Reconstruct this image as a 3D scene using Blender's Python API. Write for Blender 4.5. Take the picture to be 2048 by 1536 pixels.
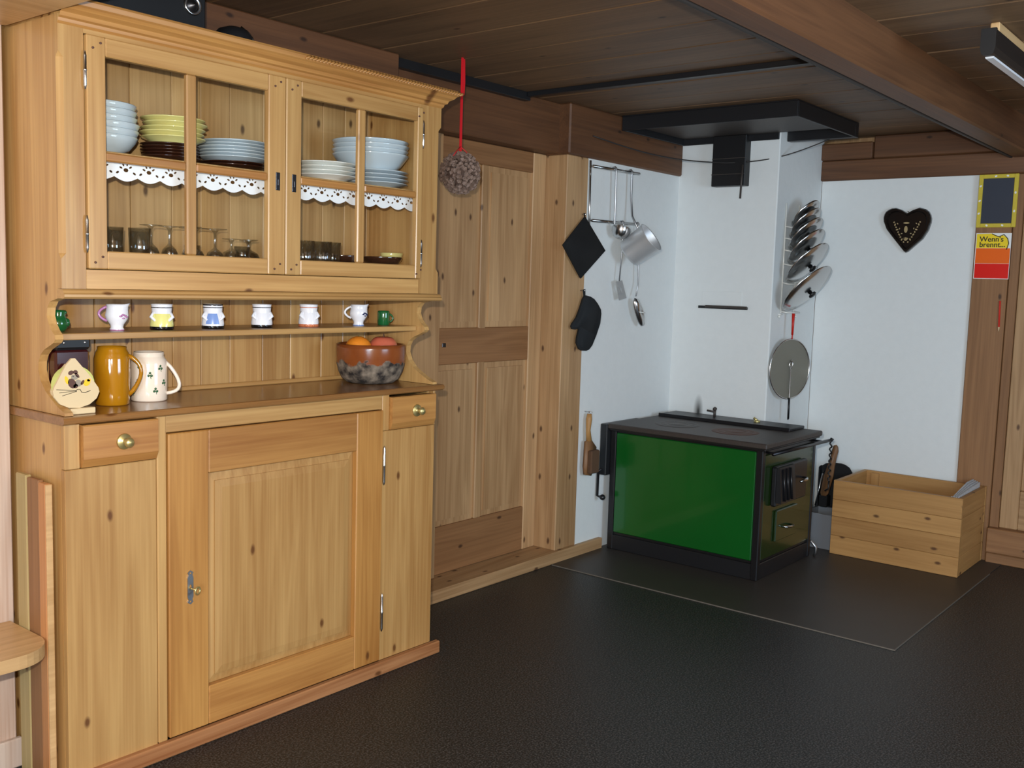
import bpy, bmesh, math, random
from mathutils import Matrix, Vector

for o in list(bpy.data.objects):
    bpy.data.objects.remove(o)
scene = bpy.context.scene
col = scene.collection
rnd = random.Random(7)

# ------------------------------------------------------------------ camera
CAM = Vector((-6.035, -2.650, 1.4915))
YAW, PITCH, ROLL, FPX = 0.67852, -0.10130, 0.02963, 1995.8
fw = Vector((math.cos(YAW) * math.cos(PITCH), math.sin(YAW) * math.cos(PITCH), math.sin(PITCH)))
rt = Vector((math.sin(YAW), -math.cos(YAW), 0))
up = rt.cross(fw)
r2 = rt * math.cos(ROLL) + up * math.sin(ROLL)
u2 = -rt * math.sin(ROLL) + up * math.cos(ROLL)
cd = bpy.data.cameras.new('camera')
cd.sensor_width = 36.0
cd.lens = FPX / 2048 * 36.0
cd.clip_start = 0.02
cam = bpy.data.objects.new('camera', cd)
col.objects.link(cam)
cam.matrix_world = Matrix(((r2.x, u2.x, -fw.x, CAM.x), (r2.y, u2.y, -fw.y, CAM.y), (r2.z, u2.z, -fw.z, CAM.z), (0, 0, 0, 1)))
scene.camera = cam

# ------------------------------------------------------------------ world, daylight, flash
w = bpy.data.worlds.new('sky')
scene.world = w
w.use_nodes = True
w.node_tree.nodes['Background'].inputs[0].default_value = (0.62, 0.76, 1.0, 1)
w.node_tree.nodes['Background'].inputs[1].default_value = 0.6

def area(name, loc, rot, sx, sy, power, color):
    l = bpy.data.lights.new(name, 'AREA')
    l.shape = 'RECTANGLE'; l.size = sx; l.size_y = sy
    l.energy = power; l.color = color
    o = bpy.data.objects.new(name, l); col.objects.link(o)
    o.location = loc; o.rotation_euler = rot
    return o
DAY = (0.57, 0.79, 1.0)
# daylight through the windows behind and beside the photographer
area('window_daylight', (-7.93, -3.6, 1.45), (0, math.radians(-90), 0), 1.15, 1.5, 150, DAY)
area('window_daylight', (-3.1, -4.53, 1.45), (math.radians(-90), 0, math.pi), 1.5, 1.15, 68, DAY)
# the camera's flash, a little above and beside the lens
fl = bpy.data.lights.new('camera_flash', 'POINT')
fl.energy = 288; fl.color = (1.0, 0.95, 0.86); fl.shadow_soft_size = 0.018
flo = bpy.data.objects.new('camera_flash', fl); col.objects.link(flo)
flo.location = CAM - r2 * 0.06 + u2 * 0.13 + fw * 0.05

scene.view_settings.view_transform = 'Standard'
scene.view_settings.look = 'None'
scene.view_settings.gamma = 1.0
scene.view_settings.exposure = 0.0
scene.view_settings.use_curve_mapping = False
if hasattr(scene, 'cycles'):
    scene.cycles.transparent_max_bounces = 40      # rows of glasses behind panes

# ------------------------------------------------------------------ materials
def srgb(r, g, b):
    f = lambda c: (c / 255 / 12.92) if c / 255 <= 0.04045 else ((c / 255 + 0.055) / 1.055) ** 2.4
    return (f(r), f(g), f(b), 1)
MATS = {}
def base(name):
    m = bpy.data.materials.new(name); m.use_nodes = True
    nt = m.node_tree
    return m, nt, nt.nodes['Principled BSDF']
def plain(name, c, rough=0.5, metal=0.0, coat=0.0, bump=0.0, bscale=60, var=0.0):
    m, nt, p = base(name)
    p.inputs['Base Color'].default_value = c
    p.inputs['Roughness'].default_value = rough
    p.inputs['Metallic'].default_value = metal
    p.inputs['Coat Weight'].default_value = coat
    p.inputs['Coat Roughness'].default_value = 0.06
    if bump or var:
        tc = nt.nodes.new('ShaderNodeTexCoord'); n = nt.nodes.new('ShaderNodeTexNoise')
        n.inputs['Scale'].default_value = bscale; n.inputs['Detail'].default_value = 4
        nt.links.new(tc.outputs['Object'], n.inputs['Vector'])
        if bump:
            b = nt.nodes.new('ShaderNodeBump'); b.inputs['Strength'].default_value = bump; b.inputs['Distance'].default_value = 0.004
            nt.links.new(n.outputs['Fac'], b.inputs['Height']); nt.links.new(b.outputs['Normal'], p.inputs['Normal'])
        if var:
            mx = nt.nodes.new('ShaderNodeMix'); mx.data_type = 'RGBA'
            mx.inputs[6].default_value = tuple(v * (1 - var) for v in c[:3]) + (1,)
            mx.inputs[7].default_value = tuple(min(1, v * (1 + var)) for v in c[:3]) + (1,)
            nt.links.new(n.outputs['Fac'], mx.inputs[0]); nt.links.new(mx.outputs[2], p.inputs['Base Color'])
    MATS[name] = m
    return m

def wood(name, dark, light, axis, rough=0.42, knots=0.5, knot=(95, 55, 25), contrast=1.0, coat=0.0, vary=0.2):
    """pine: long grain along axis, growth rings, fine fibres and knots"""
    m, nt, p = base(name)
    N, L = nt.nodes.new, nt.links.new
    tc = N('ShaderNodeTexCoord'); oi = N('ShaderNodeObjectInfo')
    sc = N('ShaderNodeVectorMath'); sc.operation = 'SCALE'; sc.inputs[0].default_value = (7.3, 13.1, 5.7)
    L(oi.outputs['Random'], sc.inputs['Scale'])
    ad = N('ShaderNodeVectorMath'); ad.operation = 'ADD'
    L(tc.outputs['Object'], ad.inputs[0]); L(sc.outputs[0], ad.inputs[1])
    def mp(al, ac):
        n = N('ShaderNodeVectorMath'); n.operation = 'MULTIPLY'
        v = [ac, ac, ac]; v['xyz'.index(axis)] = al
        n.inputs[1].default_value = v; L(ad.outputs[0], n.inputs[0]); return n.outputs[0]
    n1 = N('ShaderNodeTexNoise'); n1.inputs['Scale'].default_value = 1; n1.inputs['Detail'].default_value = 3; n1.inputs['Distortion'].default_value = 0.5
    L(mp(0.7, 11), n1.inputs['Vector'])
    wv = N('ShaderNodeMath'); wv.operation = 'MULTIPLY'; wv.inputs[1].default_value = 26
    L(n1.outputs['Fac'], wv.inputs[0])
    sn = N('ShaderNodeMath'); sn.operation = 'SINE'; L(wv.outputs[0], sn.inputs[0])
    n2 = N('ShaderNodeTexNoise'); n2.inputs['Scale'].default_value = 1; n2.inputs['Detail'].default_value = 4
    L(mp(2.0, 110), n2.inputs['Vector'])
    n3 = N('ShaderNodeTexNoise'); n3.inputs['Scale'].default_value = 1; n3.inputs['Detail'].default_value = 2
    L(mp(0.9, 3.2), n3.inputs['Vector'])
    # combine
    a = N('ShaderNodeMath'); a.operation = 'MULTIPLY_ADD'; a.inputs[1].default_value = 0.13 * contrast; a.inputs[2].default_value = 0.5
    L(sn.outputs[0], a.inputs[0])
    b = N('ShaderNodeMath'); b.operation = 'MULTIPLY_ADD'; b.inputs[1].default_value = 0.8 * contrast; b.inputs[2].default_value = -0.4 * contrast
    L(n2.outputs['Fac'], b.inputs[0])
    c = N('ShaderNodeMath'); c.operation = 'ADD'; L(a.outputs[0], c.inputs[0]); L(b.outputs[0], c.inputs[1])
    d = N('ShaderNodeMath'); d.operation = 'MULTIPLY_ADD'; d.inputs[1].default_value = 1.1 * contrast; d.inputs[2].default_value = -0.55 * contrast
    L(n3.outputs['Fac'], d.inputs[0])
    e = N('ShaderNodeMath'); e.operation = 'ADD'; e.use_clamp = True; L(c.outputs[0], e.inputs[0]); L(d.outputs[0], e.inputs[1])
    mx = N('ShaderNodeMix'); mx.data_type = 'RGBA'
    mx.inputs[6].default_value = srgb(*dark); mx.inputs[7].default_value = srgb(*light)
    L(e.outputs[0], mx.inputs[0])
    hv = N('ShaderNodeHueSaturation')
    hr = N('ShaderNodeMath'); hr.operation = 'MULTIPLY_ADD'; hr.inputs[1].default_value = vary; hr.inputs[2].default_value = 1 - vary / 2
    L(oi.outputs['Random'], hr.inputs[0]); L(hr.outputs[0], hv.inputs['Value']); L(mx.outputs[2], hv.inputs['Color'])
    out = hv.outputs[0]
    if knots > 0:
        vo = N('ShaderNodeTexVoronoi'); vo.inputs['Scale'].default_value = 1
        wob = N('ShaderNodeTexNoise'); wob.inputs['Scale'].default_value = 9; L(ad.outputs[0], wob.inputs['Vector'])
        wa = N('ShaderNodeVectorMath'); wa.operation = 'SCALE'; wa.inputs['Scale'].default_value = 0.06; L(wob.outputs['Color'], wa.inputs[0])
        sx = N('ShaderNodeSeparateXYZ'); L(ad.outputs[0], sx.inputs[0])
        oth = [q for q in range(3) if q != 'xyz'.index(axis)]
        sm = N('ShaderNodeMath'); sm.operation = 'ADD'; L(sx.outputs[oth[0]], sm.inputs[0]); L(sx.outputs[oth[1]], sm.inputs[1])
        s1 = N('ShaderNodeMath'); s1.operation = 'MULTIPLY'; s1.inputs[1].default_value = 3.4; L(sx.outputs['xyz'.index(axis)], s1.inputs[0])
        s2 = N('ShaderNodeMath'); s2.operation = 'MULTIPLY'; s2.inputs[1].default_value = 6.6; L(sm.outputs[0], s2.inputs[0])
        cb = N('ShaderNodeCombineXYZ'); L(s1.outputs[0], cb.inputs[0]); L(s2.outputs[0], cb.inputs[1])
        vo.voronoi_dimensions = '2D'
        wb = N('ShaderNodeVectorMath'); wb.operation = 'ADD'; L(cb.outputs[0], wb.inputs[0]); L(wa.outputs[0], wb.inputs[1])
        L(wb.outputs[0], vo.inputs['Vector'])
        r = N('ShaderNodeMapRange'); r.inputs[1].default_value = 0.030; r.inputs[2].default_value = 0.074; r.inputs[3].default_value = 1; r.inputs[4].default_value = 0
        L(vo.outputs['Distance'], r.inputs[0])
        s = N('ShaderNodeSeparateColor'); L(vo.outputs['Color'], s.inputs[0])
        g = N('ShaderNodeMath'); g.operation = 'LESS_THAN'; g.inputs[1].default_value = knots; L(s.outputs[0], g.inputs[0])
        k = N('ShaderNodeMath'); k.operation = 'MULTIPLY'; L(r.outputs[0], k.inputs[0]); L(g.outputs[0], k.inputs[1])
        k2 = N('ShaderNodeMath'); k2.operation = 'MULTIPLY'; k2.inputs[1].default_value = 0.9; L(k.outputs[0], k2.inputs[0])
        mk = N('ShaderNodeMix'); mk.data_type = 'RGBA'; mk.inputs[7].default_value = srgb(*knot)
        L(k2.outputs[0], mk.inputs[0]); L(out, mk.inputs[6]); out = mk.outputs[2]
    L(out, p.inputs['Base Color'])
    p.inputs['Roughness'].default_value = rough
    p.inputs['Coat Weight'].default_value = coat; p.inputs['Coat Roughness'].default_value = 0.25
    bp = N('ShaderNodeBump'); bp.inputs['Strength'].default_value = 0.12; bp.inputs['Distance'].default_value = 0.002
    L(n2.outputs['Fac'], bp.inputs['Height']); L(bp.outputs['Normal'], p.inputs['Normal'])
    MATS[name] = m
    return m

for ax in 'xyz':
    wood('dresser_' + ax, (154, 109, 58), (200, 160, 102), ax, 0.38, 0.38, coat=0.15)
    wood('pine_' + ax, (146, 108, 70), (198, 160, 116), ax, 0.5, 0.6, knot=(78, 50, 32))
    wood('brown_' + ax, (116, 78, 46), (158, 114, 74), ax, 0.55, 0.25, knot=(60, 36, 20))
    wood('log_' + ax, (74, 46, 27), (114, 75, 46), ax, 0.55, 0.18, knot=(45, 26, 14))
    wood('ceil_' + ax, (84, 62, 42), (124, 96, 68), ax, 0.55, 0.18, knot=(38, 26, 18))
    wood('crate_' + ax, (150, 104, 54), (194, 148, 90), ax, 0.5, 0.8, knot=(80, 46, 22), contrast=0.8, vary=0.08)
wood('counter', (118, 78, 42), (164, 118, 70), 'x', 0.26, 0.1, coat=0.4)
wood('honey_z', (150, 96, 42), (198, 146, 80), 'z', 0.38, 0.2, coat=0.2)
wood('honey_x', (144, 92, 44), (190, 140, 78), 'x', 0.38, 0.2, coat=0.2)
wood('redpine_x', (130, 78, 42), (184, 134, 90), 'x', 0.45, 0.3, contrast=1.3)
wood('backwood', (158, 120, 72), (206, 168, 114), 'z', 0.5, 0.3, knot=(78, 54, 32))
wood('whitewash', (172, 144, 126), (208, 192, 180), 'z', 0.6, 0.15, knot=(150, 104, 80), contrast=1.3)
wood('bench', (168, 130, 84), (208, 172, 124), 'x', 0.4, 0.25)
wood('orangeboard', (160, 100, 54), (196, 140, 90), 'z', 0.5, 0.1)
wood('paleboard', (160, 140, 92), (194, 174, 126), 'z', 0.5, 0.1)
wood('handlewood', (96, 64, 40), (146, 106, 68), 'z', 0.5, 0.0)
plain('plaster', srgb(226, 229, 228), 0.85, bump=0.35, bscale=22, var=0.03)
plain('black', srgb(18, 18, 20), 0.45)
plain('blackpaint', srgb(26, 27, 30), 0.4)
plain('iron', srgb(66, 59, 55), 0.5, 0.2, bump=0.2, bscale=90, var=0.25)
plain('rust', srgb(92, 62, 50), 0.6, 0.2, var=0.3, bscale=40)
plain('frame_black', srgb(30, 29, 31), 0.32, 0.2)
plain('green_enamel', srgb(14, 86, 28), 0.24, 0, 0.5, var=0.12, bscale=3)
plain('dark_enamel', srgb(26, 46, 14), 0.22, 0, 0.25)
plain('steel', srgb(200, 200, 200), 0.22, 1.0)
plain('satin_steel', srgb(190, 192, 195), 0.38, 1.0, var=0.1, bscale=20)
plain('aluminium', srgb(226, 228, 230), 0.5, 0.75, var=0.05, bscale=20)
plain('dark_steel', srgb(70, 70, 74), 0.35, 0.9)
plain('brass', srgb(206, 190, 130), 0.38, 0.8)
plain('cloth_black', srgb(16, 17, 19), 0.95, bump=0.4, bscale=300)
plain('cloth_mitt', srgb(28, 32, 36), 0.95, bump=0.4, bscale=300)
plain('red_ribbon', srgb(205, 26, 36), 0.45)
plain('drygrass', srgb(126, 104, 92), 0.7, var=0.3, bscale=50)
plain('drycore', srgb(88, 66, 56), 0.8, var=0.3, bscale=50)
plain('china_blue', srgb(190, 202, 210), 0.12, coat=0.5)
plain('china_white', srgb(232, 232, 226), 0.12, coat=0.5)
plain('china_yellow', srgb(224, 214, 140), 0.12, coat=0.5)
plain('china_brown', srgb(52, 26, 16), 0.15, coat=0.5)
plain('lace', srgb(236, 238, 242), 0.85)
plain('ochre', srgb(170, 114, 16), 0.1, coat=0.7)
plain('cream', srgb(238, 222, 204), 0.12, coat=0.6)
plain('green_print', srgb(52, 96, 60), 0.3)
plain('green_glaze', srgb(22, 92, 48), 0.1, coat=0.7)
plain('white_glaze', srgb(238, 238, 244), 0.12, coat=0.6)
plain('pink_glaze', srgb(188, 128, 176), 0.2)
plain('blue_glaze', srgb(128, 156, 214), 0.2)
plain('navy_print', srgb(36, 44, 88), 0.3)
plain('yellow_glaze', srgb(232, 226, 140), 0.15, coat=0.5)
plain('black_glaze', srgb(16, 16, 20), 0.12, coat=0.6)
plain('terracotta', srgb(205, 120, 80), 0.3)
plain('maroon', srgb(54, 14, 14), 0.18, coat=0.4)
plain('napkin', srgb(206, 214, 128), 0.9)
plain('tile_wood', srgb(212, 190, 150), 0.5, var=0.05, bscale=8)
plain('print_brown', srgb(88, 58, 48), 0.6)
plain('print_grey', srgb(150, 140, 125), 0.6)
plain('print_yellow', srgb(236, 192, 40), 0.6)
plain('print_black', srgb(26, 22, 20), 0.6)
plain('orange_skin', srgb(238, 142, 40), 0.45, bump=0.3, bscale=180)
plain('apple_skin', srgb(208, 108, 82), 0.25, var=0.35, bscale=14, coat=0.3)
plain('speaker_grille', srgb(14, 15, 17), 0.8)
plain('chalk_slate', srgb(44, 50, 64), 0.6, var=0.08, bscale=12)
plain('board_yellow', srgb(206, 184, 60), 0.4, var=0.1, bscale=40)
plain('paper_yellow', srgb(246, 214, 40), 0.35)
plain('paper_cream', srgb(240, 226, 130), 0.35)
plain('paper_orange', srgb(242, 104, 24), 0.3)
plain('paper_red', srgb(226, 24, 20), 0.3)
plain('paper_white', srgb(235, 235, 232), 0.5)
plain('newsprint', srgb(190, 192, 196), 0.9, var=0.35, bscale=70)
plain('redstick', srgb(196, 34, 20), 0.4)
plain('sheet_edge', srgb(104, 98, 90), 0.5)
plain('ashgrey', srgb(128, 130, 134), 0.5, 0.3)
plain('heart_black', srgb(24, 19, 17), 0.22, coat=0.5)
plain('heart_gold', srgb(168, 146, 104), 0.45)
plain('floor_sheet', srgb(56, 51, 47), 0.48, 0.0, var=0.15, bscale=7)
plain('lamp_white', srgb(225, 228, 232), 0.3)
plain('soot_grey', srgb(120, 118, 116), 0.9)
plain('screen_mesh', srgb(148, 146, 134), 0.4, 0.7, bump=0.5, bscale=700)
plain('bristle', srgb(92, 66, 46), 0.9, bump=0.6, bscale=200)
plain('cable', srgb(46, 42, 40), 0.6)
plain('window_frame', srgb(210, 200, 185), 0.5)

# linoleum: dark with fine light flecks
m, nt, p = base('lino')
tc = nt.nodes.new('ShaderNodeTexCoord')
n = nt.nodes.new('ShaderNodeTexNoise'); n.inputs['Scale'].default_value = 150; n.inputs['Detail'].default_value = 4
n.inputs['Roughness'].default_value = 0.75
nt.links.new(tc.outputs['Object'], n.inputs['Vector'])
cr = nt.nodes.new('ShaderNodeValToRGB')
cr.color_ramp.elements[0].position = 0.48; cr.color_ramp.elements[0].color = srgb(19, 19, 19)
cr.color_ramp.elements[1].position = 0.60; cr.color_ramp.elements[1].color = srgb(76, 75, 74)
nt.links.new(n.outputs['Fac'], cr.inputs[0]); nt.links.new(cr.outputs[0], p.inputs['Base Color'])
p.inputs['Roughness'].default_value = 0.46; p.inputs['Specular IOR Level'].default_value = 0.38
MATS['lino'] = m

# thin clear pane: mostly passes light, mirrors a little
m = bpy.data.materials.new('pane'); m.use_nodes = True; nt = m.node_tree; nt.nodes.clear()
o_ = nt.nodes.new('ShaderNodeOutputMaterial'); mx = nt.nodes.new('ShaderNodeMixShader')
tr = nt.nodes.new('ShaderNodeBsdfTransparent'); tr.inputs[0].default_value = (0.995, 1.0, 0.995, 1)
gl = nt.nodes.new('ShaderNodeBsdfGlossy'); gl.inputs['Roughness'].default_value = 0.02
fr = nt.nodes.new('ShaderNodeLayerWeight'); fr.inputs['Blend'].default_value = 0.5
pw_ = nt.nodes.new('ShaderNodeMath'); pw_.operation = 'POWER'; pw_.inputs[1].default_value = 4.0
ml_ = nt.nodes.new('ShaderNodeMath'); ml_.operation = 'MULTIPLY_ADD'; ml_.inputs[1].default_value = 0.6; ml_.inputs[2].default_value = 0.015
nt.links.new(fr.outputs['Facing'], pw_.inputs[0]); nt.links.new(pw_.outputs[0], ml_.inputs[0]); nt.links.new(ml_.outputs[0], mx.inputs[0]); nt.links.new(tr.outputs[0], mx.inputs[1]); nt.links.new(gl.outputs[0], mx.inputs[2])
nt.links.new(mx.outputs[0], o_.inputs[0]); MATS['pane'] = m
m = bpy.data.materials.new('glass'); m.use_nodes = True; nt = m.node_tree; nt.nodes.clear()
o_ = nt.nodes.new('ShaderNodeOutputMaterial'); mx = nt.nodes.new('ShaderNodeMixShader')
tr = nt.nodes.new('ShaderNodeBsdfTransparent'); tr.inputs[0].default_value = (0.86, 0.88, 0.88, 1)
gl = nt.nodes.new('ShaderNodeBsdfGlossy'); gl.inputs['Roughness'].default_value = 0.09
fr = nt.nodes.new('ShaderNodeLayerWeight'); fr.inputs['Blend'].default_value = 0.5
pw_ = nt.nodes.new('ShaderNodeMath'); pw_.operation = 'POWER'; pw_.inputs[1].default_value = 4.0
ml_ = nt.nodes.new('ShaderNodeMath'); ml_.operation = 'MULTIPLY_ADD'; ml_.inputs[1].default_value = 0.75; ml_.inputs[2].default_value = 0.17
nt.links.new(fr.outputs['Facing'], pw_.inputs[0]); nt.links.new(pw_.outputs[0], ml_.inputs[0]); nt.links.new(ml_.outputs[0], mx.inputs[0]); nt.links.new(tr.outputs[0], mx.inputs[1]); nt.links.new(gl.outputs[0], mx.inputs[2])
nt.links.new(mx.outputs[0], o_.inputs[0]); MATS['glass'] = m

# turned root-wood bowl: polished orange wood above, grey bark below an uneven line
m, nt, p = base('bowlwood')
N, L = nt.nodes.new, nt.links.new
tc = N('ShaderNodeTexCoord'); sp = N('ShaderNodeSeparateXYZ'); L(tc.outputs['Object'], sp.inputs[0])
n = N('ShaderNodeTexNoise'); n.inputs['Scale'].default_value = 13; n.inputs['Detail'].default_value = 3; L(tc.outputs['Object'], n.inputs['Vector'])
ma = N('ShaderNodeMath'); ma.operation = 'MULTIPLY_ADD'; ma.inputs[1].default_value = 0.13; L(n.outputs['Fac'], ma.inputs[0]); L(sp.outputs[2], ma.inputs[2])
st = N('ShaderNodeMapRange'); st.inputs[1].default_value = 0.148; st.inputs[2].default_value = 0.154; L(ma.outputs[0], st.inputs[0])
n2 = N('ShaderNodeTexNoise'); n2.inputs['Scale'].default_value = 34; n2.inputs['Detail'].default_value = 6; L(tc.outputs['Object'], n2.inputs['Vector'])
c1 = N('ShaderNodeValToRGB'); c1.color_ramp.elements[0].position = .35; c1.color_ramp.elements[1].position = .7
c1.color_ramp.elements[0].color = srgb(34, 28, 26); c1.color_ramp.elements[1].color = srgb(142, 128, 112); L(n2.outputs['Fac'], c1.inputs[0])
c2 = N('ShaderNodeValToRGB'); c2.color_ramp.elements[0].color = srgb(98, 46, 20); c2.color_ramp.elements[1].color = srgb(150, 82, 40); L(n.outputs['Fac'], c2.inputs[0])
mx = N('ShaderNodeMix'); mx.data_type = 'RGBA'; L(st.outputs[0], mx.inputs[0]); L(c1.outputs[0], mx.inputs[6]); L(c2.outputs[0], mx.inputs[7])
L(mx.outputs[2], p.inputs['Base Color'])
rr = N('ShaderNodeMapRange'); rr.inputs[3].default_value = .9; rr.inputs[4].default_value = .2; L(st.outputs[0], rr.inputs[0]); L(rr.outputs[0], p.inputs['Roughness'])
MATS['bowlwood'] = m

# ------------------------------------------------------------------ mesh helpers
class MB:
    def __init__(s): s.v = []; s.f = []; s.m = []; s.mi = 0
    def add(s, vs, fs):
        b = len(s.v); s.v += [Vector(x) for x in vs]
        for f in fs: s.f.append([b + i for i in f]); s.m.append(s.mi)
        return s
    def box(s, x0, x1, y0, y1, z0, z1, c=0.0):
        if x0 > x1: x0, x1 = x1, x0
        if y0 > y1: y0, y1 = y1, y0
        if z0 > z1: z0, z1 = z1, z0
        c = min(c, (x1 - x0) / 3, (y1 - y0) / 3, (z1 - z0) / 3)
        if c <= 0:
            vs = [(x, y, z) for x in (x0, x1) for y in (y0, y1) for z in (z0, z1)]
            return s.add(vs, [(0, 1, 3, 2), (4, 6, 7, 5), (0, 4, 5, 1), (2, 3, 7, 6), (0, 2, 6, 4), (1, 5, 7, 3)])
        bm = bmesh.new()
        bmesh.ops.create_cube(bm, size=1)
        for v in bm.verts:
            v.co = Vector(((x0 + x1) / 2 + v.co.x * (x1 - x0), (y0 + y1) / 2 + v.co.y * (y1 - y0), (z0 + z1) / 2 + v.co.z * (z1 - z0)))
        bmesh.ops.bevel(bm, geom=bm.edges[:], offset=c, segments=1, affect='EDGES')
        bm.verts.index_update()
        s.add([v.co.copy() for v in bm.verts], [[v.index for v in f.verts] for f in bm.faces]); bm.free()
        return s
    def prism(s, poly, ax, d0, d1):
        """poly in the two other axes (in xyz order), pushed along ax from d0 to d1"""
        n = len(poly)
        def P(a, b, d):
            return {'x': (d, a, b), 'y': (a, d, b), 'z': (a, b, d)}[ax]
        vs = [P(a, b, d0) for a, b in poly] + [P(a, b, d1) for a, b in poly]
        fs = [tuple(range(n - 1, -1, -1)), tuple(range(n, 2 * n))] + [(i, (i + 1) % n, n + (i + 1) % n, n + i) for i in range(n)]
        return s.add(vs, fs)
    def lathe(s, prof, c=(0, 0, 0), seg=28, mat=None, fn=None):
        vs, fs, ms = [], [], []
        n = len(prof)
        for k in range(seg):
            a = 2 * math.pi * k / seg
            for i, q in enumerate(prof):
                r = max(q[0], 1e-4); x, y, z = r * math.cos(a), r * math.sin(a), q[1]
                if fn: x, y, z = fn(x, y, z, i, a)
                vs.append((c[0] + x, c[1] + y, c[2] + z))
        b = len(s.v); s.v += [Vector(v) for v in vs]
        for k in range(seg):
            k2 = (k + 1) % seg
            for i in range(n - 1):
                s.f.append([b + k * n + i, b + k2 * n + i, b + k2 * n + i + 1, b + k * n + i + 1])
                s.m.append(prof[i][2] if len(prof[i]) > 2 else s.mi)
        return s
    def tube(s, path, r, seg=8, closed=False):
        pts = [Vector(p) for p in path]; n = len(pts); vs, fs = [], []
        rs = r if isinstance(r, (list, tuple)) else [r] * n
        prev = None
        for i, p_ in enumerate(pts):
            if closed: t = pts[(i + 1) % n] - pts[i - 1]
            else: t = pts[min(i + 1, n - 1)] - pts[max(i - 1, 0)]
            t.normalize()
            if prev is None:
                h = Vector((0, 0, 1)) if abs(t.z) < .9 else Vector((1, 0, 0))
                a = t.cross(h).normalized()
            else:
                a = (prev - t * prev.dot(t)).normalized()
            prev = a; b = t.cross(a)
            for k in range(seg):
                an = 2 * math.pi * k / seg
                vs.append(p_ + (a * math.cos(an) + b * math.sin(an)) * rs[i])
        m_ = n if closed else n - 1
        for i in range(m_):
            j = (i + 1) % n
            for k in range(seg):
                k2 = (k + 1) % seg
                fs.append((i * seg + k, i * seg + k2, j * seg + k2, j * seg + k))
        if not closed:
            fs.append(tuple(range(seg - 1, -1, -1))); fs.append(tuple((n - 1) * seg + k for k in range(seg)))
        return s.add(vs, fs)
    def ball(s, c, r, sub=2):
        bm = bmesh.new(); bmesh.ops.create_icosphere(bm, subdivisions=sub, radius=1)
        rr_ = r if isinstance(r, (list, tuple)) else (r, r, r)
        bm.verts.index_update()
        s.add([(c[0] + v.co.x * rr_[0], c[1] + v.co.y * rr_[1], c[2] + v.co.z * rr_[2]) for v in bm.verts], [[v.index for v in f.verts] for f in bm.faces]); bm.free()
        return s
    def mesh(s, me, M):
        s.add([M @ v.co for v in me.vertices], [list(p_.vertices) for p_ in me.polygons]); return s
    def xf(s, M):
        s.v = [M @ v for v in s.v]; return s
    def build(s, name, mat, parent=None, smooth=False, local=False, at=None):
        """one mesh object. parent given: vertices are world positions, moved into the parent's frame unless local."""
        mats = mat if isinstance(mat, (list, tuple)) else [mat]
        if parent is None and at is None and not local:
            xs = [v.x for v in s.v]; ys = [v.y for v in s.v]; zs = [v.z for v in s.v]
            at = ((min(xs) + max(xs)) / 2, (min(ys) + max(ys)) / 2, min(zs))
        off = Vector((0, 0, 0))
        if not local:
            if parent is not None:
                o = parent
                while o is not None: off += Vector(o.location); o = o.parent
            elif at is not None: off = Vector(at)
        me = bpy.data.meshes.new(name)
        me.from_pydata([tuple(v - off) for v in s.v], [], s.f)
        bm = bmesh.new(); bm.from_mesh(me); bmesh.ops.recalc_face_normals(bm, faces=bm.faces); bm.to_mesh(me); bm.free()
        for q in mats: me.materials.append(MATS[q])
        if len(mats) > 1: me.polygons.foreach_set('material_index', s.m)
        if smooth: me.shade_smooth() if not isinstance(smooth, float) else me.set_sharp_from_angle(angle=smooth)
        if isinstance(smooth, float):
            me.shade_smooth(); me.set_sharp_from_angle(angle=smooth)
        ob = bpy.data.objects.new(name, me); col.objects.link(ob)
        if parent is not None: ob.parent = parent
        elif at is not None: ob.location = at
        return ob

def tag(o, label, cat=None, group=None, kind=None):
    o['label'] = label
    if cat: o['category'] = cat
    if group: o['group'] = group
    if kind: o['kind'] = kind
    return o
def thing(name, label, cat, loc=(0, 0, 0), rz=0.0, group=None, kind=None):
    o = bpy.data.objects.new(name, None); col.objects.link(o)
    o.empty_display_size = 0.05; o.location = loc; o.rotation_euler = (0, 0, rz)
    return tag(o, label, cat, group, kind)
def copy_tree(o, parent=None):
    c = o.copy(); col.objects.link(c); c.parent = parent
    for ch in list(o.children): copy_tree(ch, c)
    return c
def flatmesh(outer, holes=(), thick=0.002):
    """filled 2D outline with holes, as a mesh in its xy plane"""
    cu = bpy.data.curves.new('outline', 'CURVE'); cu.dimensions = '2D'; cu.fill_mode = 'BOTH'; cu.extrude = thick / 2
    for ring in [outer] + list(holes):
        sp_ = cu.splines.new('POLY'); sp_.points.add(len(ring) - 1); sp_.use_cyclic_u = True
        for q, (x, y) in zip(sp_.points, ring): q.co = (x, y, 0, 1)
    ob = bpy.data.objects.new('outline', cu); col.objects.link(ob)
    me = bpy.data.meshes.new_from_object(ob.evaluated_get(bpy.context.evaluated_depsgraph_get()))
    bpy.data.objects.remove(ob); bpy.data.curves.remove(cu)
    return me
def textmesh(s, size, thick=0.0006):
    cu = bpy.data.curves.new('lettering', 'FONT'); cu.body = s; cu.size = size; cu.extrude = thick; cu.offset = size * 0.012
    ob = bpy.data.objects.new('lettering', cu); col.objects.link(ob)
    me = bpy.data.meshes.new_from_object(ob.evaluated_get(bpy.context.evaluated_depsgraph_get()))
    bpy.data.objects.remove(ob); bpy.data.curves.remove(cu)
    return me
def circ(cx, cy, rx, ry=None, n=10, rot=0.0):
    ry = rx if ry is None else ry
    return [(cx + rx * math.cos(2 * math.pi * k / n) * math.cos(rot) - ry * math.sin(2 * math.pi * k / n) * math.sin(rot),
             cy + rx * math.cos(2 * math.pi * k / n) * math.sin(rot) + ry * math.sin(2 * math.pi * k / n) * math.cos(rot)) for k in range(n)]
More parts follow.
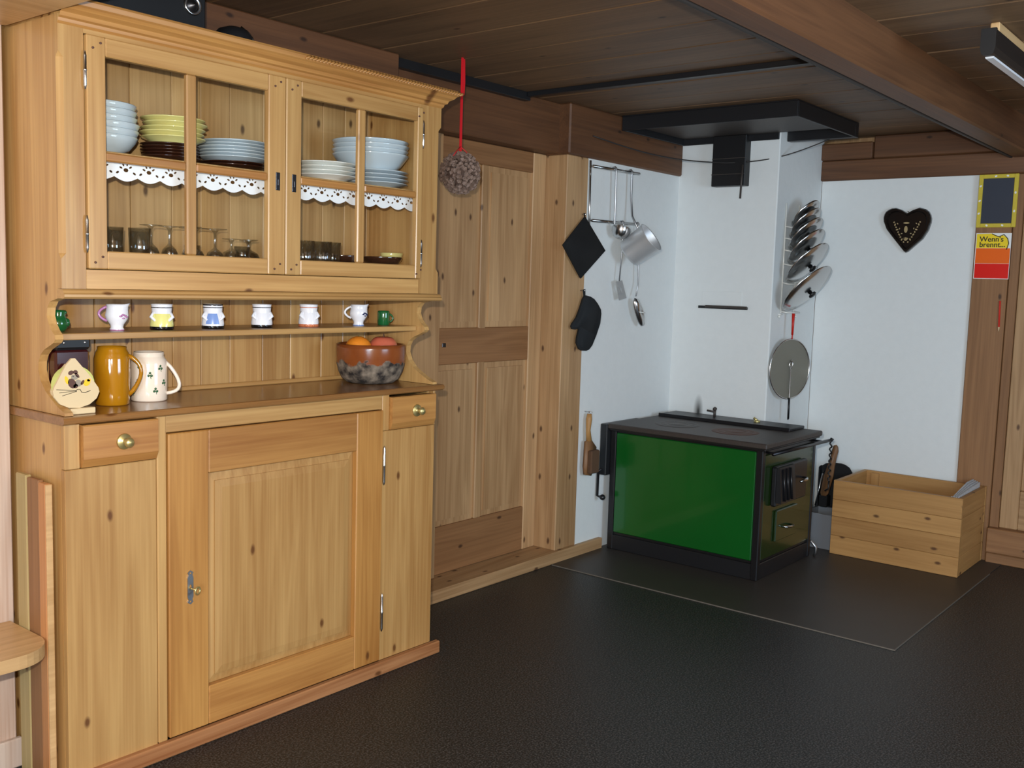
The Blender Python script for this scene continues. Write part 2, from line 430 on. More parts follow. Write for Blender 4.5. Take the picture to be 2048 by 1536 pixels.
XZ = Matrix(((1, 0, 0, 0), (0, 0, -1, 0), (0, 1, 0, 0), (0, 0, 0, 1)))      # xy outline -> xz plane, front towards -y
YZ = Matrix(((0, 0, -1, 0), (-1, 0, 0, 0), (0, 1, 0, 0), (0, 0, 0, 1)))     # xy outline -> front towards -x, outline x runs to -y
def T(x, y, z): return Matrix.Translation((x, y, z))
def B(*a, c=0.002): return MB().box(*a, c=c)
ORD = ['topmost', 'second', 'third', 'fourth', 'fifth', 'sixth', 'seventh', 'eighth']

# =================================================================== THE ROOM
CZ = 2.42
YW = 0.45          # white wall beside the stove
floor = tag(B(-8.0, 0.05, -4.6, 0.7, -0.06, 0.0, c=0).build('floor', 'lino', at=(0, 0, 0)), 'dark speckled linoleum floor across the whole room', 'floor', kind='structure')
sheet = tag(B(-1.842, -0.001, -1.375, YW - 0.001, 0.0, 0.004, c=0.001).build('floor_sheet', 'floor_sheet'), 'thin brownish floor sheet laid on the linoleum under stove and crate', 'floor sheet', kind='structure')
B(-1.845, -1.842, -1.38, YW - .03, 0.0, 0.005, c=0).build('edge_strip', 'sheet_edge', sheet)
B(-1.842, -.3, -1.378, -1.375, 0.0, 0.005, c=0).build('edge_strip', 'sheet_edge', sheet)

# ceiling: boards across, joints open
ceil = tag(B(-8.0, 0.1, -4.6, 0.7, CZ + 0.016, CZ + 0.08, c=0).build('ceiling', 'ceil_y', at=(0, 0, CZ)), 'dark brown boarded wooden ceiling with open joints', 'ceiling', kind='structure')
x = -8.0
while x < 0.1:
    wd = rnd.choice((0.25, 0.28, 0.31))
    x1 = min(x + wd, 0.1)
    dz = rnd.uniform(0, 0.0025)
    B(x + 0.0035, x1 - 0.0035, -4.6, 0.65, CZ + dz, CZ + 0.017, c=0.003).build('ceiling_board', 'ceil_y', ceil)
    x = x1
beam = B(-8.0, 0.0, -1.375, -1.265, 2.25, CZ + 0.01, c=0.008).build('trim_1', 'log_x')
B(-8.0, -0.03, -1.2645, -1.25, 2.247, 2.268, c=0.002).build('beam_edge_strip', 'cable', beam)  # thin dark strip along the beam's lower edge, in the cable colour
tag(beam, 'brown ceiling beam running from the camera towards the white wall', 'beam', kind='structure')
tag(B(-2.125, -2.095, -1.264, 0.46, CZ - 0.022, CZ + 0.002, c=0.002).build('trim_2', 'blackpaint'), 'dark batten across the ceiling between beam and door wall', 'trim', kind='structure')
tag(B(-3.05, -2.095, 0.462, 0.5, CZ - 0.038, CZ + 0.002, c=0.002).build('trim_3', 'blackpaint'), 'dark batten along the ceiling edge above the panelled door', 'trim', kind='structure')
tag(B(-7.9, -4.700, -1.3, 0.288, 2.165, CZ + 0.002, c=0.004).build('trim_4', 'bench'), 'pale boxed wooden soffit above the bench corner', 'trim', kind='structure')

# wall_left: solid core with boards, logs and posts
wl = tag(B(-8.0, 0.1, 0.64, 0.7, 0, CZ + 0.01, c=0).build('wall_left', 'pine_z', at=(-4, 0.67, 0)), 'long wooden wall behind dresser and panelled door', 'wall', kind='structure')
x = -4.708
for k in range(7):
    B(x - 0.185, x - 0.002, 0.29, 0.64, 0.0, CZ, c=0.004).build('wall_board', 'whitewash', wl); x -= 0.187
tag(B(-6.0, -4.700, 0.272, 0.292, 0, 0.09, c=0.004).build('baseboard_left', 'whitewash'), 'pale worn baseboard at the foot of the whitewashed boards', 'baseboard', kind='structure')
for z0, z1 in ((0.0, .4), (.4, .8), (.8, 1.2), (1.2, 1.6), (1.6, 1.93), (1.93, 2.18), (2.18, CZ)):
    B(-4.72, -3.05, 0.405, 0.64, z0 + .002, z1 - .002, c=0.005).build('wall_log', 'log_x', wl)
B(-3.05, -1.79, 0.50, 0.64, 2.165, CZ, c=0.006).build('lintel', 'log_x', wl)
B(-1.80, -0.634, 0.43, 0.64, 2.16, CZ, c=0.008).build('lintel', 'log_x', wl)
B(-1.79, -1.60, YW - .004, 0.64, 0.062, 2.16, c=0.004).build('post', 'pine_z', wl)
B(-3.05, -2.60, 0.565, 0.64, 0.062, 2.165, c=0.003).build('casing_board', 'pine_z', wl)
tag(B(-3.05, -1.36, 0.425, 0.64, 0.0, 0.062, c=0.004).build('trim_5', 'pine_x'), 'pine threshold step below the panelled door', 'threshold', kind='structure')
pw = B(-1.60, -0.634, YW, 0.64, 0.0, 2.16, c=0).build('plaster_panel', 'plaster', wl)

# panelled pine door in wall_left
d1 = thing('door_1', 'panelled pine door with dark middle rail beside the dresser', 'door', (-2.2, 0.62, 0.062), kind='structure')
DY = 0.585
for xa, xb in ((-2.99, -2.87), (-1.895, -1.79)):
    B(xa, xb, DY, 0.63, 0.064, 2.163, c=0.004).build('stile', 'pine_z', d1)
B(-2.295, -2.245, DY + .002, 0.63, 0.30, 2.06, c=0.004).build('mullion', 'pine_z', d1)
for z0, z1, mt in ((0.064, 0.30, 'brown_x'), (1.09, 1.265, 'brown_x'), (2.06, 2.163, 'brown_x')):
    B(-2.87, -1.895, DY + .001, 0.63, z0, z1, c=0.004).build('rail', mt, d1)
for xa, xb in ((-2.87, -2.295), (-2.245, -1.895)):
    for z0, z1 in ((0.30, 1.09), (1.265, 2.06)):
        mb = MB().box(xa, xb, DY + .018, 0.63, z0, z1)
        mb.prism([(xa + .03, z0 + .03), (xb - .03, z0 + .03), (xb - .03, z1 - .03), (xa + .03, z1 - .03)], 'y', DY + .018, DY + .010)
        mb.build('panel', 'pine_z', d1)
B(-2.56, -2.535, DY - .003, DY + .002, 1.175, 1.195, c=0.002).build('keyhole_plate', 'dark_steel', d1)

# chimney breast with slot
ch = tag(B(-0.634, 0.0, -0.19, 0.64, 0, CZ, c=0.006).build('chimney_breast', 'plaster', at=(-0.3, 0.2, 0)), 'white plastered chimney breast standing behind the green stove', 'chimney', kind='structure')
nt = MATS['plaster'].copy(); nt.name = 'plaster_soot'; MATS['plaster_soot'] = nt
ch.data.materials[0] = nt
nt = nt.node_tree; p = nt.nodes['Principled BSDF']; N, L = nt.nodes.new, nt.links.new
src = p.inputs['Base Color'].links[0].from_socket
tc = N('ShaderNodeTexCoord')
def blot(cy, cz, ry, rz, amt):
    global src
    a = N('ShaderNodeVectorMath'); a.operation = 'SUBTRACT'; a.inputs[1].default_value = (-0.334, cy, cz); L(tc.outputs['Object'], a.inputs[0])
    b = N('ShaderNodeVectorMath'); b.operation = 'MULTIPLY'; b.inputs[1].default_value = (3, 1 / ry, 1 / rz); L(a.outputs[0], b.inputs[0])
    c = N('ShaderNodeVectorMath'); c.operation = 'LENGTH'; L(b.outputs[0], c.inputs[0])
    r = N('ShaderNodeMapRange'); r.inputs[1].default_value = 0.1; r.inputs[2].default_value = 1; r.inputs[3].default_value = amt; r.inputs[4].default_value = 0; L(c.outputs['Value'], r.inputs[0])
    mx_ = N('ShaderNodeMix'); mx_.data_type = 'RGBA'; mx_.inputs[7].default_value = srgb(40, 38, 36)
    L(r.outputs[0], mx_.inputs[0]); L(src, mx_.inputs[6]); src = mx_.outputs[2]
blot(0.045, 0.745, 0.035, 0.11, 0.95)
L(src, p.inputs['Base Color'])
slot = thing('damper_slide', 'black iron damper slide in the white chimney breast', 'damper', (-0.64, 0.113, 1.37))
B(-0.643, -0.634, -0.045, 0.275, 1.372, 1.388, c=0.001).build('slide_plate', 'black', slot)
B(-0.652, -0.640, -0.045, 0.225, 1.378, 1.392, c=0.002).build('handle_bar', 'iron', slot)
tag(B(-0.6365, -0.632, -0.005, 0.255, 1.395, 1.475, c=0.001).build('trim_6', 'plaster'), 'painted-over inspection flap above the damper slide', 'flap', kind='structure')

# wall_back: plaster, two logs above, post and door
wb = tag(B(0.06, 0.12, -4.6, 0.64, 0, CZ + .01, c=0).build('wall_back', 'pine_z', at=(0.09, -2, 0)), 'white plastered end wall with wooden logs above it', 'wall', kind='structure')
B(0.0, 0.06, -1.10, -0.19, 0, 2.17, c=0).build('plaster_panel', 'plaster', wb)
B(-0.028, 0.06, -2.6, -0.188, 2.165, 2.285, c=0.006).build('wall_log', 'log_y', wb)
B(-0.018, 0.06, -2.6, -0.50, 2.287, CZ, c=0.006).build('wall_log', 'log_y', wb)
B(-0.04, 0.06, -0.498, -0.188, 2.287, 2.385, c=0.006).build('log_end', 'log_y', wb)
B(-0.02, 0.06, -1.285, -1.10, 0, 2.165, c=0.005).build('post', 'brown_z', wb)
B(-0.006, 0.06, -1.335, -1.287, 0.03, 2.165, c=0.004).build('casing_board', 'brown_z', wb)
d2 = thing('door_2', 'brown panelled wooden door at the end wall beside the post', 'door', (0.02, -1.8, 0.0), kind='structure')
B(0.0, 0.06, -1.43, -1.337, 0.2, 2.165, c=0.004).build('stile', 'pine_z', d2)
B(0.0, 0.06, -2.30, -2.2, 0.2, 2.165, c=0.004).build('stile', 'pine_z', d2)
B(0.002, 0.06, -2.2, -1.43, 0.2, 0.42, c=0.004).build('rail', 'pine_y', d2)
B(0.002, 0.06, -2.2, -1.43, 1.95, 2.165, c=0.004).build('rail', 'pine_y', d2)
B(0.022, 0.06, -2.2, -1.43, 0.42, 1.95, c=0.003).build('panel', 'pine_z', d2)
B(-0.055, 0.06, -2.6, -1.29, 0.06, 0.2, c=0.004).build('kick_board', 'brown_y', d2)
tag(B(-0.045, 0.06, -2.6, -1.29, 0.0, 0.058, c=0.004).build('baseboard_back', 'brown_y'), 'brown baseboard under the door at the end wall', 'baseboard', kind='structure')
x = -2.6
while x > -4.6:
    B(0.0, 0.06, x - .2, x - .003, 0, CZ, c=0.003).build('wall_board', 'pine_z', wb); x -= .2

# unseen walls with windows
wr = tag(MB().box(-8, 0.1, -4.7, -4.6, 0, .85).box(-8, 0.1, -4.7, -4.6, 2.05, CZ).box(-8, -3.88, -4.7, -4.6, .85, 2.05).box(-2.32, .1, -4.7, -4.6, .85, 2.05).build('wall_right', 'pine_z', at=(-4, -4.65, 0)), 'wooden wall with a window opposite the dresser', 'wall', kind='structure')
wf = tag(MB().box(-8.1, -8, -4.6, .7, 0, .85).box(-8.1, -8, -4.6, .7, 2.05, CZ).box(-8.1, -8, -4.6, -4.38, .85, 2.05).box(-8.1, -8, -2.82, .7, .85, 2.05).build('wall_front', 'pine_z', at=(-8.05, -2, 0)), 'wooden wall with a window behind the photographer', 'wall', kind='structure')

# =================================================================== THE DRESSER
X0, X1, YF, YB = -4.69, -3.205, 0.015, 0.39
dr = thing('kitchen_dresser', 'tall honey-coloured pine dresser with glazed upper doors and open niche', 'dresser', ((X0 + X1) / 2, 0.2, 0))
# lower carcass
for xa in (X0, X1 - 0.024):
    B(xa, xa + 0.024, YF + .0225, YB, 0.0, 1.066, c=0.0).build('side_panel', 'dresser_z', dr)
B(X0 - .012, X1 + .038, -0.006, YF + .004, 0, 0.05, c=0.004).build('plinth', 'redpine_x', dr)
B(X0 - .012, X0 + .002, YF + .004, YB, 0, 0.05, c=0.003).build('plinth', 'redpine_x', dr)
B(X0, -4.41, YF, YF + .022, 0.0, 0.936, c=0.002).build('front_board', 'dresser_z', dr)
B(X0, -4.645, YF, YF + .022, 0.937, 1.066, c=0.002).build('front_board', 'dresser_z', dr)
B(-4.409, -4.378, YF - .004, YF + .022, 0.05, 1.066, c=0.003).build('front_post', 'dresser_z', dr)
B(-4.377, -3.488, YF, YF + .022, 1.012, 1.066, c=0.002).build('top_rail', 'dresser_x', dr)
B(-3.487, X1, YF, YF + .022, 0.05, 0.929, c=0.002).build('front_board', 'dresser_z', dr)
B(-3.487, -3.452, YF, YF + .022, 0.93, 1.066, c=0.002).build('front_board', 'dresser_z', dr)
B(-3.215, X1, YF, YF + .022, 0.93, 1.066, c=0.001).build('front_board', 'dresser_z', dr)
B(X0 + .02, X1 - .02, YB - .02, YB - .005, 0.03, 1.06, c=0).build('back_panel', 'backwood', dr)
# counter: slab with a rounded nose
ct = MB().prism([(-.004, 1.066), (-.012, 1.071), (-.014, 1.079), (-.010, 1.086), (-.004, 1.088), (YB, 1.088), (YB, 1.066)], 'x', X0 - .014, X1 + .022)
ct.build('worktop', 'counter', dr)
B(X0 + .03, X1 - .03, YB - .032, YB - .016, 1.0885, 1.104, c=0.003).build('back_lip', 'dresser_x', dr)
# lower door
ld = thing('cupboard_door', '', None, (0, 0, 0)); del ld['label']
ld.parent = dr; ld.location = Vector((-3.49, YF, 0.05)) - Vector(dr.location)
B(-4.375, -4.235, YF - .010, YF + .018, 0.056, 1.009, c=0.003).build('stile', 'honey_z', ld)
B(-3.618, -3.490, YF - .010, YF + .018, 0.056, 1.009, c=0.003).build('stile', 'honey_z', ld)
B(-4.2345, -3.6185, YF - .010, YF + .018, 0.872, 1.009, c=0.003).build('rail', 'honey_x', ld)
B(-4.2345, -3.6185, YF - .010, YF + .018, 0.056, 0.182, c=0.003).build('rail', 'honey_x', ld)
mb = MB(); xa, xb, za, zb = -4.234, -3.619, 0.183, 0.871
i0, i1 = 0.028, 0.042
ring = lambda i, y: [(xa + i, y, za + i), (xb - i, y, za + i), (xb - i, y, zb - i), (xa + i, y, zb - i)]
vs = ring(0, YF + .012) + ring(i0, YF + .006) + ring(i0, YF + .001) + ring(i1 + .01, YF - .002)
fs = []
for q in range(3):
    for k in range(4): fs.append((q * 4 + k, q * 4 + (k + 1) % 4, q * 4 + 4 + (k + 1) % 4, q * 4 + 4 + k))
fs.append((12, 13, 14, 15))
mb.add(vs, fs); mb.build('panel', 'dresser_z', ld)
for z0, z1 in ((0.168, 0.313), (0.727, 0.877)):
    MB().lathe([(0, -.075), (.003, -.07), (.005, -.06), (.005, -.003), (.0065, 0), (.005, .003), (.005, .06), (.003, .07), (0, .075)], (-3.4845, YF - .011, (z0 + z1) / 2), 10).build('hinge', 'steel', ld, True)
out = [(-.010, -.030), (-.006, -.040), (-.010, -.047), (0, -.054), (.010, -.047), (.006, -.040), (.010, -.030), (.010, .030), (.006, .040), (.010, .047), (0, .054), (-.010, .047), (-.006, .040), (-.010, .030)]
lk = MB().mesh(flatmesh(out, [circ(0, .045, .0035), circ(0, -.045, .0035), circ(0, .002, .004, .008)], .003), T(-4.304, YF - .0125, 0.522) @ XZ).build('lock_plate', 'satin_steel', ld)
MB().tube([(-4.304, YF - .005, .518), (-4.300, YF - .035, .518)], .003).tube([(-4.300 + .011 * math.cos(a), YF - .046 + .004 * math.cos(a), .518 + .011 * math.sin(a)) for a in [k * math.pi / 6 for k in range(12)]], .0028, 6, True).build('key', 'brass', ld, True)
# drawers
def drawer(xa, xb, za, zb, kx, kz):
    d = thing('drawer', '', None); del d['label']
    d.parent = dr; d.location = Vector(((xa + xb) / 2, YF, za)) - Vector(dr.location)
    MB().prism([(YF + .018, za), (YF - .004, za), (YF - .016, za + .024), (YF - .016, zb - .004), (YF - .012, zb), (YF + .018, zb)], 'x', xa, xb).build('drawer_front', 'honey_x', d)
    k = MB().lathe([(0, -.038), (.010, -.036), (.0145, -.030), (.0145, -.026), (.008, -.019), (.007, -.010), (.012, -.006), (.022, -.004), (.024, 0), (0, 0)], (0, 0, 0), 20)
    k.xf(T(kx, YF - .016, kz) @ Matrix.Rotation(math.radians(-90), 4, 'X')); k.build('knob', 'brass', d, True)
drawer(-4.643, -4.412, 0.939, 1.060, -4.521, 1.003)
drawer(-3.450, -3.217, 0.932, 1.054, -3.322, 0.996)
# scalloped niche sides + upper sides in one board each
prof = [(YB, 1.089), (.008, 1.089), (.010, 1.097), (.045, 1.110), (.085, 1.130), (.118, 1.150), (.142, 1.175), (.156, 1.205), (.154, 1.230), (.142, 1.250), (.120, 1.266), (.090, 1.278), (.066, 1.288),
        (.056, 1.298), (.060, 1.310), (.076, 1.322), (.092, 1.340), (.102, 1.362), (.098, 1.384), (.082, 1.402), (.05, 1.409), (.03, 1.412), (YB, 1.412)]
prof = prof[:-2] + [(.037, 1.412), (.037, 2.165), (YB, 2.165)]
for xa in (X0, X1 - .024):
    MB().prism(prof, 'x', xa, xa + .024).build('scalloped_side', 'dresser_z', dr)
MB().prism([(.0, 1.412), (-.006, 1.417), (-.006, 1.424), (.000, 1.428), (.002, 1.434), (.008, 1.438), (.0365, 1.438), (.0365, 1.412)], 'x', X0 - .003, X1 + .004).build('ledge', 'dresser_x', dr)
B(X0 + .025, X1 - .025, .037, YB - .016, 1.412, 1.438, c=0).build('ledge_board', 'dresser_x', dr)
# boards of the niche back and cabinet back
x = X0 + .026; k = 0
while x < X1 - .03:
    wd = (0.118, 0.142, 0.128, 0.150, 0.110)[k % 5]; x1 = min(x + wd, X1 - .026)
    B(x + .001, x1 - .001, YB - .015, YB, 1.089, 1.412, c=0.002).build('back_board', 'dresser_z', dr)
    B(x + .001, x1 - .001, YB - .015, YB, 1.439, 2.165, c=0.002).build('back_board', 'backwood', dr)
    x = x1; k += 1
B(X0 + .026, X1 - .026, 0.10, YB - .016, 1.292, 1.311, c=0.002).build('niche_shelf', 'dresser_x', dr)
B(X0 + .026, X1 - .026, YF + .024, YB - .016, 1.515, 1.535, c=0.001).build('cabinet_floor', 'backwood', dr)
B(X0 + .026, X1 - .026, YF + .045, YB - .016, 1.808, 1.828, c=0.002).build('cabinet_shelf', 'backwood', dr)
B(X0 + .002, X1 - .002, YF + .022, YB, 2.166, 2.185, c=0).build('top_board', 'dresser_x', dr)
# front frame of the upper part, outer corners chamfered
def cham(xo, xi, z0, z1):
    s_ = 1 if xi > xo else -1; c_ = .014
    sec = lambda z, c: [(xi, YF + .022, z), (xo, YF + .022, z), (xo, YF + c, z), (xo + s_ * c, YF, z), (xi, YF, z)]
    zs = [(z0, .0005), (1.52, .0005), (1.535, c_), (2.055, c_), (2.07, .0005), (z1, .0005)]
    vs, fs = [], []
    for z, c in zs: vs += sec(z, c)
    for q in range(len(zs) - 1):
        for k in range(5): fs.append((q * 5 + k, q * 5 + (k + 1) % 5, q * 5 + 5 + (k + 1) % 5, q * 5 + 5 + k))
    fs += [(0, 1, 2, 3, 4), tuple(len(vs) - 5 + k for k in range(5))]
    return MB().add(vs, fs)
cham(X0, -4.620, 1.439, 2.165).build('frame_stile', 'dresser_z', dr)
cham(X1, -3.310, 1.439, 2.165).build('frame_stile', 'dresser_z', dr)
B(-4.619, -3.311, YF, YF + .022, 1.439, 1.493, c=0.001).build('frame_rail', 'dresser_x', dr)
B(-4.619, -3.311, YF, YF + .022, 2.128, 2.165, c=0.001).build('frame_rail', 'dresser_x', dr)
# cornice, mitred round the free end
cp = [(0, 2.140), (.006, 2.146), (.008, 2.154), (.016, 2.158), (.020, 2.168), (.034, 2.176), (.040, 2.184), (.046, 2.188), (.048, 2.200), (.044, 2.207), (0, 2.207)]
vs, fs = [], []
n_ = len(cp)
for q in range(3):
    for d_, z in cp:
        vs.append([(X0 - .002, YF - d_, z), (X1 + d_, YF - d_, z), (X1 + d_, YB, z)][q])
for q in range(2):
    for k in range(n_ - 1): fs.append((q * n_ + k, q * n_ + k + 1, q * n_ + n_ + k + 1, q * n_ + n_ + k))
vs += [(X0 - .002, YF + .03, 2.207), (X1 - .03, YF + .03, 2.207), (X1 - .03, YB, 2.207)]
for q in range(2): fs.append((q * n_ + n_ - 1, 3 * n_ + q, 3 * n_ + q + 1, q * n_ + 2 * n_ - 1))
MB().add(vs, fs).build('cornice', 'honey_x', dr)
rp = MB()
x = -3.90
while x < X1 + .045:
    rp.tube([(x, YF - .049, 2.190), (x + .012, YF - .0505, 2.196), (x + .024, YF - .049, 2.203)], [.002, .0055, .002], 5); x += .0145
rp.build('rope_carving', 'honey_x', dr, True)
# glazed doors
def glazed(xa, xb, sa, sb, m0, m1, hinge_left):
    d = thing('glazed_door', '', None); del d['label']
    d.parent = dr; d.location = Vector(((xa + xb) / 2, YF, 1.495)) - Vector(dr.location)
    y0, y1 = YF - .012, YF + .014
    z0, z1, g0, g1 = 1.495, 2.126, 1.545, 2.075
    B(xa, sa, y0, y1, z0, z1, c=0.003).build('stile', 'dresser_z', d)
    B(sb, xb, y0, y1, z0, z1, c=0.003).build('stile', 'dresser_z', d)
    B(sa + .0005, sb - .0005, y0 + .001, y1, z0, g0, c=0.003).build('rail', 'dresser_x', d)
    B(sa + .0005, sb - .0005, y0 + .001, y1, g1, z1, c=0.003).build('rail', 'dresser_x', d)
    B(m0, m1, y0 + .003, y1 - .004, g0, g1, c=0.004).build('glazing_bar', 'dresser_z', d)
    for a, b in ((sa, m0), (m1, sb)):
        B(a + .0005, b - .0005, y0 + .004, y1 - .005, 1.793, 1.818, c=0.004).build('glazing_bar', 'honey_x', d)
        for u, v in ((g0, 1.793), (1.818, g1)):
            MB().box(a - .003, b + .003, YF + .0045, YF + .007, u - .003, v + .003).build('pane', 'pane', d)
    for xs in ((xa + sa) / 2, (sb + xb) / 2):
        for dx, zz in ((-.010, z0 + .018), (.012, z0 + .034), (-.010, z1 - .034), (.012, z1 - .018)):
            MB().lathe([(0, -.003), (.0032, -.002), (.0036, .002), (0, .002)], (0, 0, 0), 8).xf(T(xs + dx, y0 - .001, zz) @ Matrix.Rotation(math.radians(-90), 4, 'X')).build('peg', 'print_brown', d)
    hx = xa - .003 if hinge_left else xb + .003
    for zz in (1.590, 2.030):
        MB().lathe([(0, -.052), (.0025, -.050), (.005, -.038), (.005, -.002), (.0065, 0), (.005, .002), (.005, .038), (.0025, .050), (0, .052)], (hx, YF - .008, zz), 10).build('hinge', 'steel', d, True)
    kx = (sb + xb) / 2 + .002 if hinge_left else (xa + sa) / 2
    MB().box(kx - .008, kx + .008, y0 - .0025, y0 + .001, 1.765, 1.822, .001).box(kx - .003, kx + .003, y0 - .006, y0 - .002, 1.780, 1.800, .001).build('latch_plate', 'dark_steel', d)
glazed(-4.617, -3.947, -4.562, -4.014, -4.308, -4.274, True)
glazed(-3.944, -3.312, -3.882, -3.340, -3.630, -3.596, False)

# lace along the front of the inner shelf
per = 0.0725; n_fl = 19; wv_ = n_fl * per
top_, low_ = 0.0, -0.072
outer = [(0, top_)]
for k in range(n_fl):
    for j in range(7):
        t = j / 7; outer.append(((k + t) * per, low_ + .010 - .012 * math.sin(math.pi * t)))
outer += [(wv_, low_ + .010), (wv_, top_)]
holes = []
for k in range(n_fl):
    cx, cy = (k + .5) * per, -.042
    holes.append(circ(cx, cy, .0080, .0058, 8))
    for a in (30, 75, 120, 160):
        holes.append(circ(cx + .0165 * math.cos(math.radians(a)), cy + .0005 + .0165 * math.sin(math.radians(a)), .0056, .0030, 6, math.radians(a)))
    holes.append(circ(cx + .0262, cy - .008, .0058, .0034, 6, -.5)); holes.append(circ(cx - .0262, cy - .008, .0058, .0034, 6, .5))
lc = MB().mesh(flatmesh(outer, holes, .0012), T(-4.655, YF + .0435, 1.822) @ XZ).build('lace_trim', 'lace')
tag(lc, 'white cutwork lace edging with scalloped hem along the glazed cabinet shelf', 'lace trim')

# =================================================================== CROCKERY behind glass
SZ, GZ = 1.8285, 1.5355
def plate_mesh(r, h):
    return [(0, .003), (r * .55, .003), (r * .56, 0), (r * .60, 0), (r * .62, .004), (r * .72, h * .55), (r * .98, h), (r, h + .001), (r * .995, h + .003), (r * .97, h + .004), (r * .72, h * .55 + .005), (r * .60, .008), (0, .008)]
def bowl_mesh(r, h):
    return [(0, .004), (r * .40, .004), (r * .42, 0), (r * .48, 0), (r * .52, .006), (r * .78, h * .36), (r * .93, h * .72), (r, h), (r * .985, h + .002), (r * .96, h), (r * .89, h * .73), (r * .74, h * .40), (r * .45, .012), (0, .010)]
def cone_mesh(r, h):
    return [(0, .004), (r * .50, .004), (r * .52, 0), (r * .56, 0), (r * .60, .008), (r * .80, h * .45), (r * .97, h * .93), (r, h), (r * .985, h + .002), (r * .95, h * .95), (r * .77, h * .48), (r * .54, .013), (0, .010)]
def stack(name, cat, mat, prof, n, dz, c, lab, group, z0=SZ, jit=0.004):
    proto = None
    for k in range(n):
        if proto is None:
            o = MB().lathe(prof, (0, 0, 0), 36).build(name, mat, local=True, smooth=True); proto = o
        else:
            o = proto.copy(); col.objects.link(o)
        o.location = (c[0] + rnd.uniform(-jit, jit), c[1] + rnd.uniform(-jit, jit), z0 + k * dz)
        i = n - 1 - k
        pos = 'topmost' if i == 0 else ('bottom one' if k == 0 else ORD[i] + ' from the top')
        tag(o, lab % pos, cat, group)
    return z0 + n * dz
stack('soup_bowl', 'bowl', 'china_blue', bowl_mesh(.108, .055), 6, .0185, (-4.475, .20), 'pale blue soup bowl, %s in the stack against the hinge-side stile', 'pale blue soup bowls')
z = stack('brown_plate', 'plate', 'china_brown', plate_mesh(.090, .018), 5, .0095, (-4.243, .20), 'dark brown plate, %s in the pile under the yellow plates', 'dark brown plates under yellow ones')
stack('yellow_plate', 'plate', 'china_yellow', plate_mesh(.098, .024), 5, .0145, (-4.232, .195), 'pale yellow plate, %s in the pile on brown plates', 'yellow plates', z0=z + .006, jit=.006)
z = stack('brown_plate', 'plate', 'china_brown', plate_mesh(.112, .016), 2, .009, (-4.0, .21), 'dark brown plate, %s of two under the small blue plates', 'dark brown plates under blue ones')
stack('dinner_plate', 'plate', 'china_blue', plate_mesh(.118, .019), 6, .0105, (-4.0, .205), 'pale blue plate, %s in the pile beside the yellow plates', 'pale blue plates beside the yellow', z0=z + .004)
stack('white_plate', 'plate', 'china_white', plate_mesh(.118, .020), 4, .0145, (-3.632, .185), 'white plate, %s in the low pile next to the big blue bowls', 'white plates')
z = stack('large_plate', 'plate', 'china_blue', plate_mesh(.135, .018), 4, .0145, (-3.375, .205), 'large pale blue plate, %s under the nested serving bowls', 'large blue plates')
stack('serving_bowl', 'bowl', 'china_blue', cone_mesh(.145, .070), 4, .0165, (-3.395, .20), 'large pale blue serving bowl, %s of the nested bowls', 'nested serving bowls', z0=z - .004, jit=.003)

# glasses, most of them standing upside down
def glass(name, prof, c, lab, group, rev=False, h=0):
    pr = [(r, (h - z) if rev else z) for r, z in prof]
    o = MB().lathe(pr, (0, 0, 0), 24).build(name, 'glass', local=True, smooth=True)
    o.location = (c[0], c[1], GZ + .0005)
    return tag(o, lab, 'glass', group)
def stem_prof(rb, hb, hs, rf):
    H = hb + hs
    return [(0, 0), (rf, .001), (rf, .003), (rf * .3, .006), (.0045, .014), (.004, hs - .006), (.008, hs), (rb * .8, hs + hb * .3), (rb, hs + hb * .65), (rb * .9, H), (rb * .9 - .0015, H), (rb - .002, hs + hb * .65), (rb * .77, hs + hb * .32), (.004, hs + .006), (0, hs + .005)], H
tumb = [(0, 0), (.028, 0), (.030, .003), (.033, .085), (.031, .085), (.028, .008), (0, .008)]
for i, (cx, cy, lab) in enumerate(((-4.545, .12, 'clear tumbler nearest the hinge-side stile in the lower cabinet'), (-4.455, .17, 'second clear tumbler along from the hinge-side stile'), (-4.39, .13, 'third clear tumbler, beside the first stemmed glass'))):
    glass('tumbler', tumb, (cx, cy), lab, 'tumblers in the lower cabinet')
pf, H = stem_prof(.025, .040, .060, .033)
pfw, Hw = stem_prof(.028, .036, .066, .040)
pfc, Hc = stem_prof(.036, .038, .036, .030)
names = ['first', 'second', 'third', 'fourth']
for i, cx in enumerate((-4.335, -4.265, -4.222, -4.180)):
    glass('wine_glass', pf, (cx, (.16, .17, .12, .19)[i]), names[i] + ' upturned small wine glass in the row beside the tumblers', 'upturned wine glasses', True, H)
glass('wine_glass', pfw, (-4.145, .21), 'upturned broad-footed wine glass just past the glazing bar', 'broad-footed glasses', True, Hw)
glass('wine_glass', pfw, (-4.086, .19), 'tallest upturned glass with a broad flat foot', 'broad-footed glasses', True, Hw)
glass('liqueur_glass', [(r * .8, z * .55) for r, z in tumb], (-4.118, .27), 'low clear liqueur tumbler behind the broad-footed glasses', 'low tumblers')
glass('liqueur_glass', [(r * .8, z * .55) for r, z in tumb], (-4.03, .12), 'low clear liqueur tumbler in front of the wide coupe', 'low tumblers')
glass('coupe_glass', pfc, (-4.015, .20), 'upturned wide coupe glass in the lower cabinet', None, True, Hc)
glass('coupe_glass', pfc, (-3.952, .19), 'upturned stubby glass next to the coupe', None, True, Hc)
glass('coupe_glass', pfc, (-3.905, .26), 'upturned stubby glass nearest the meeting stiles', None, True, Hc)
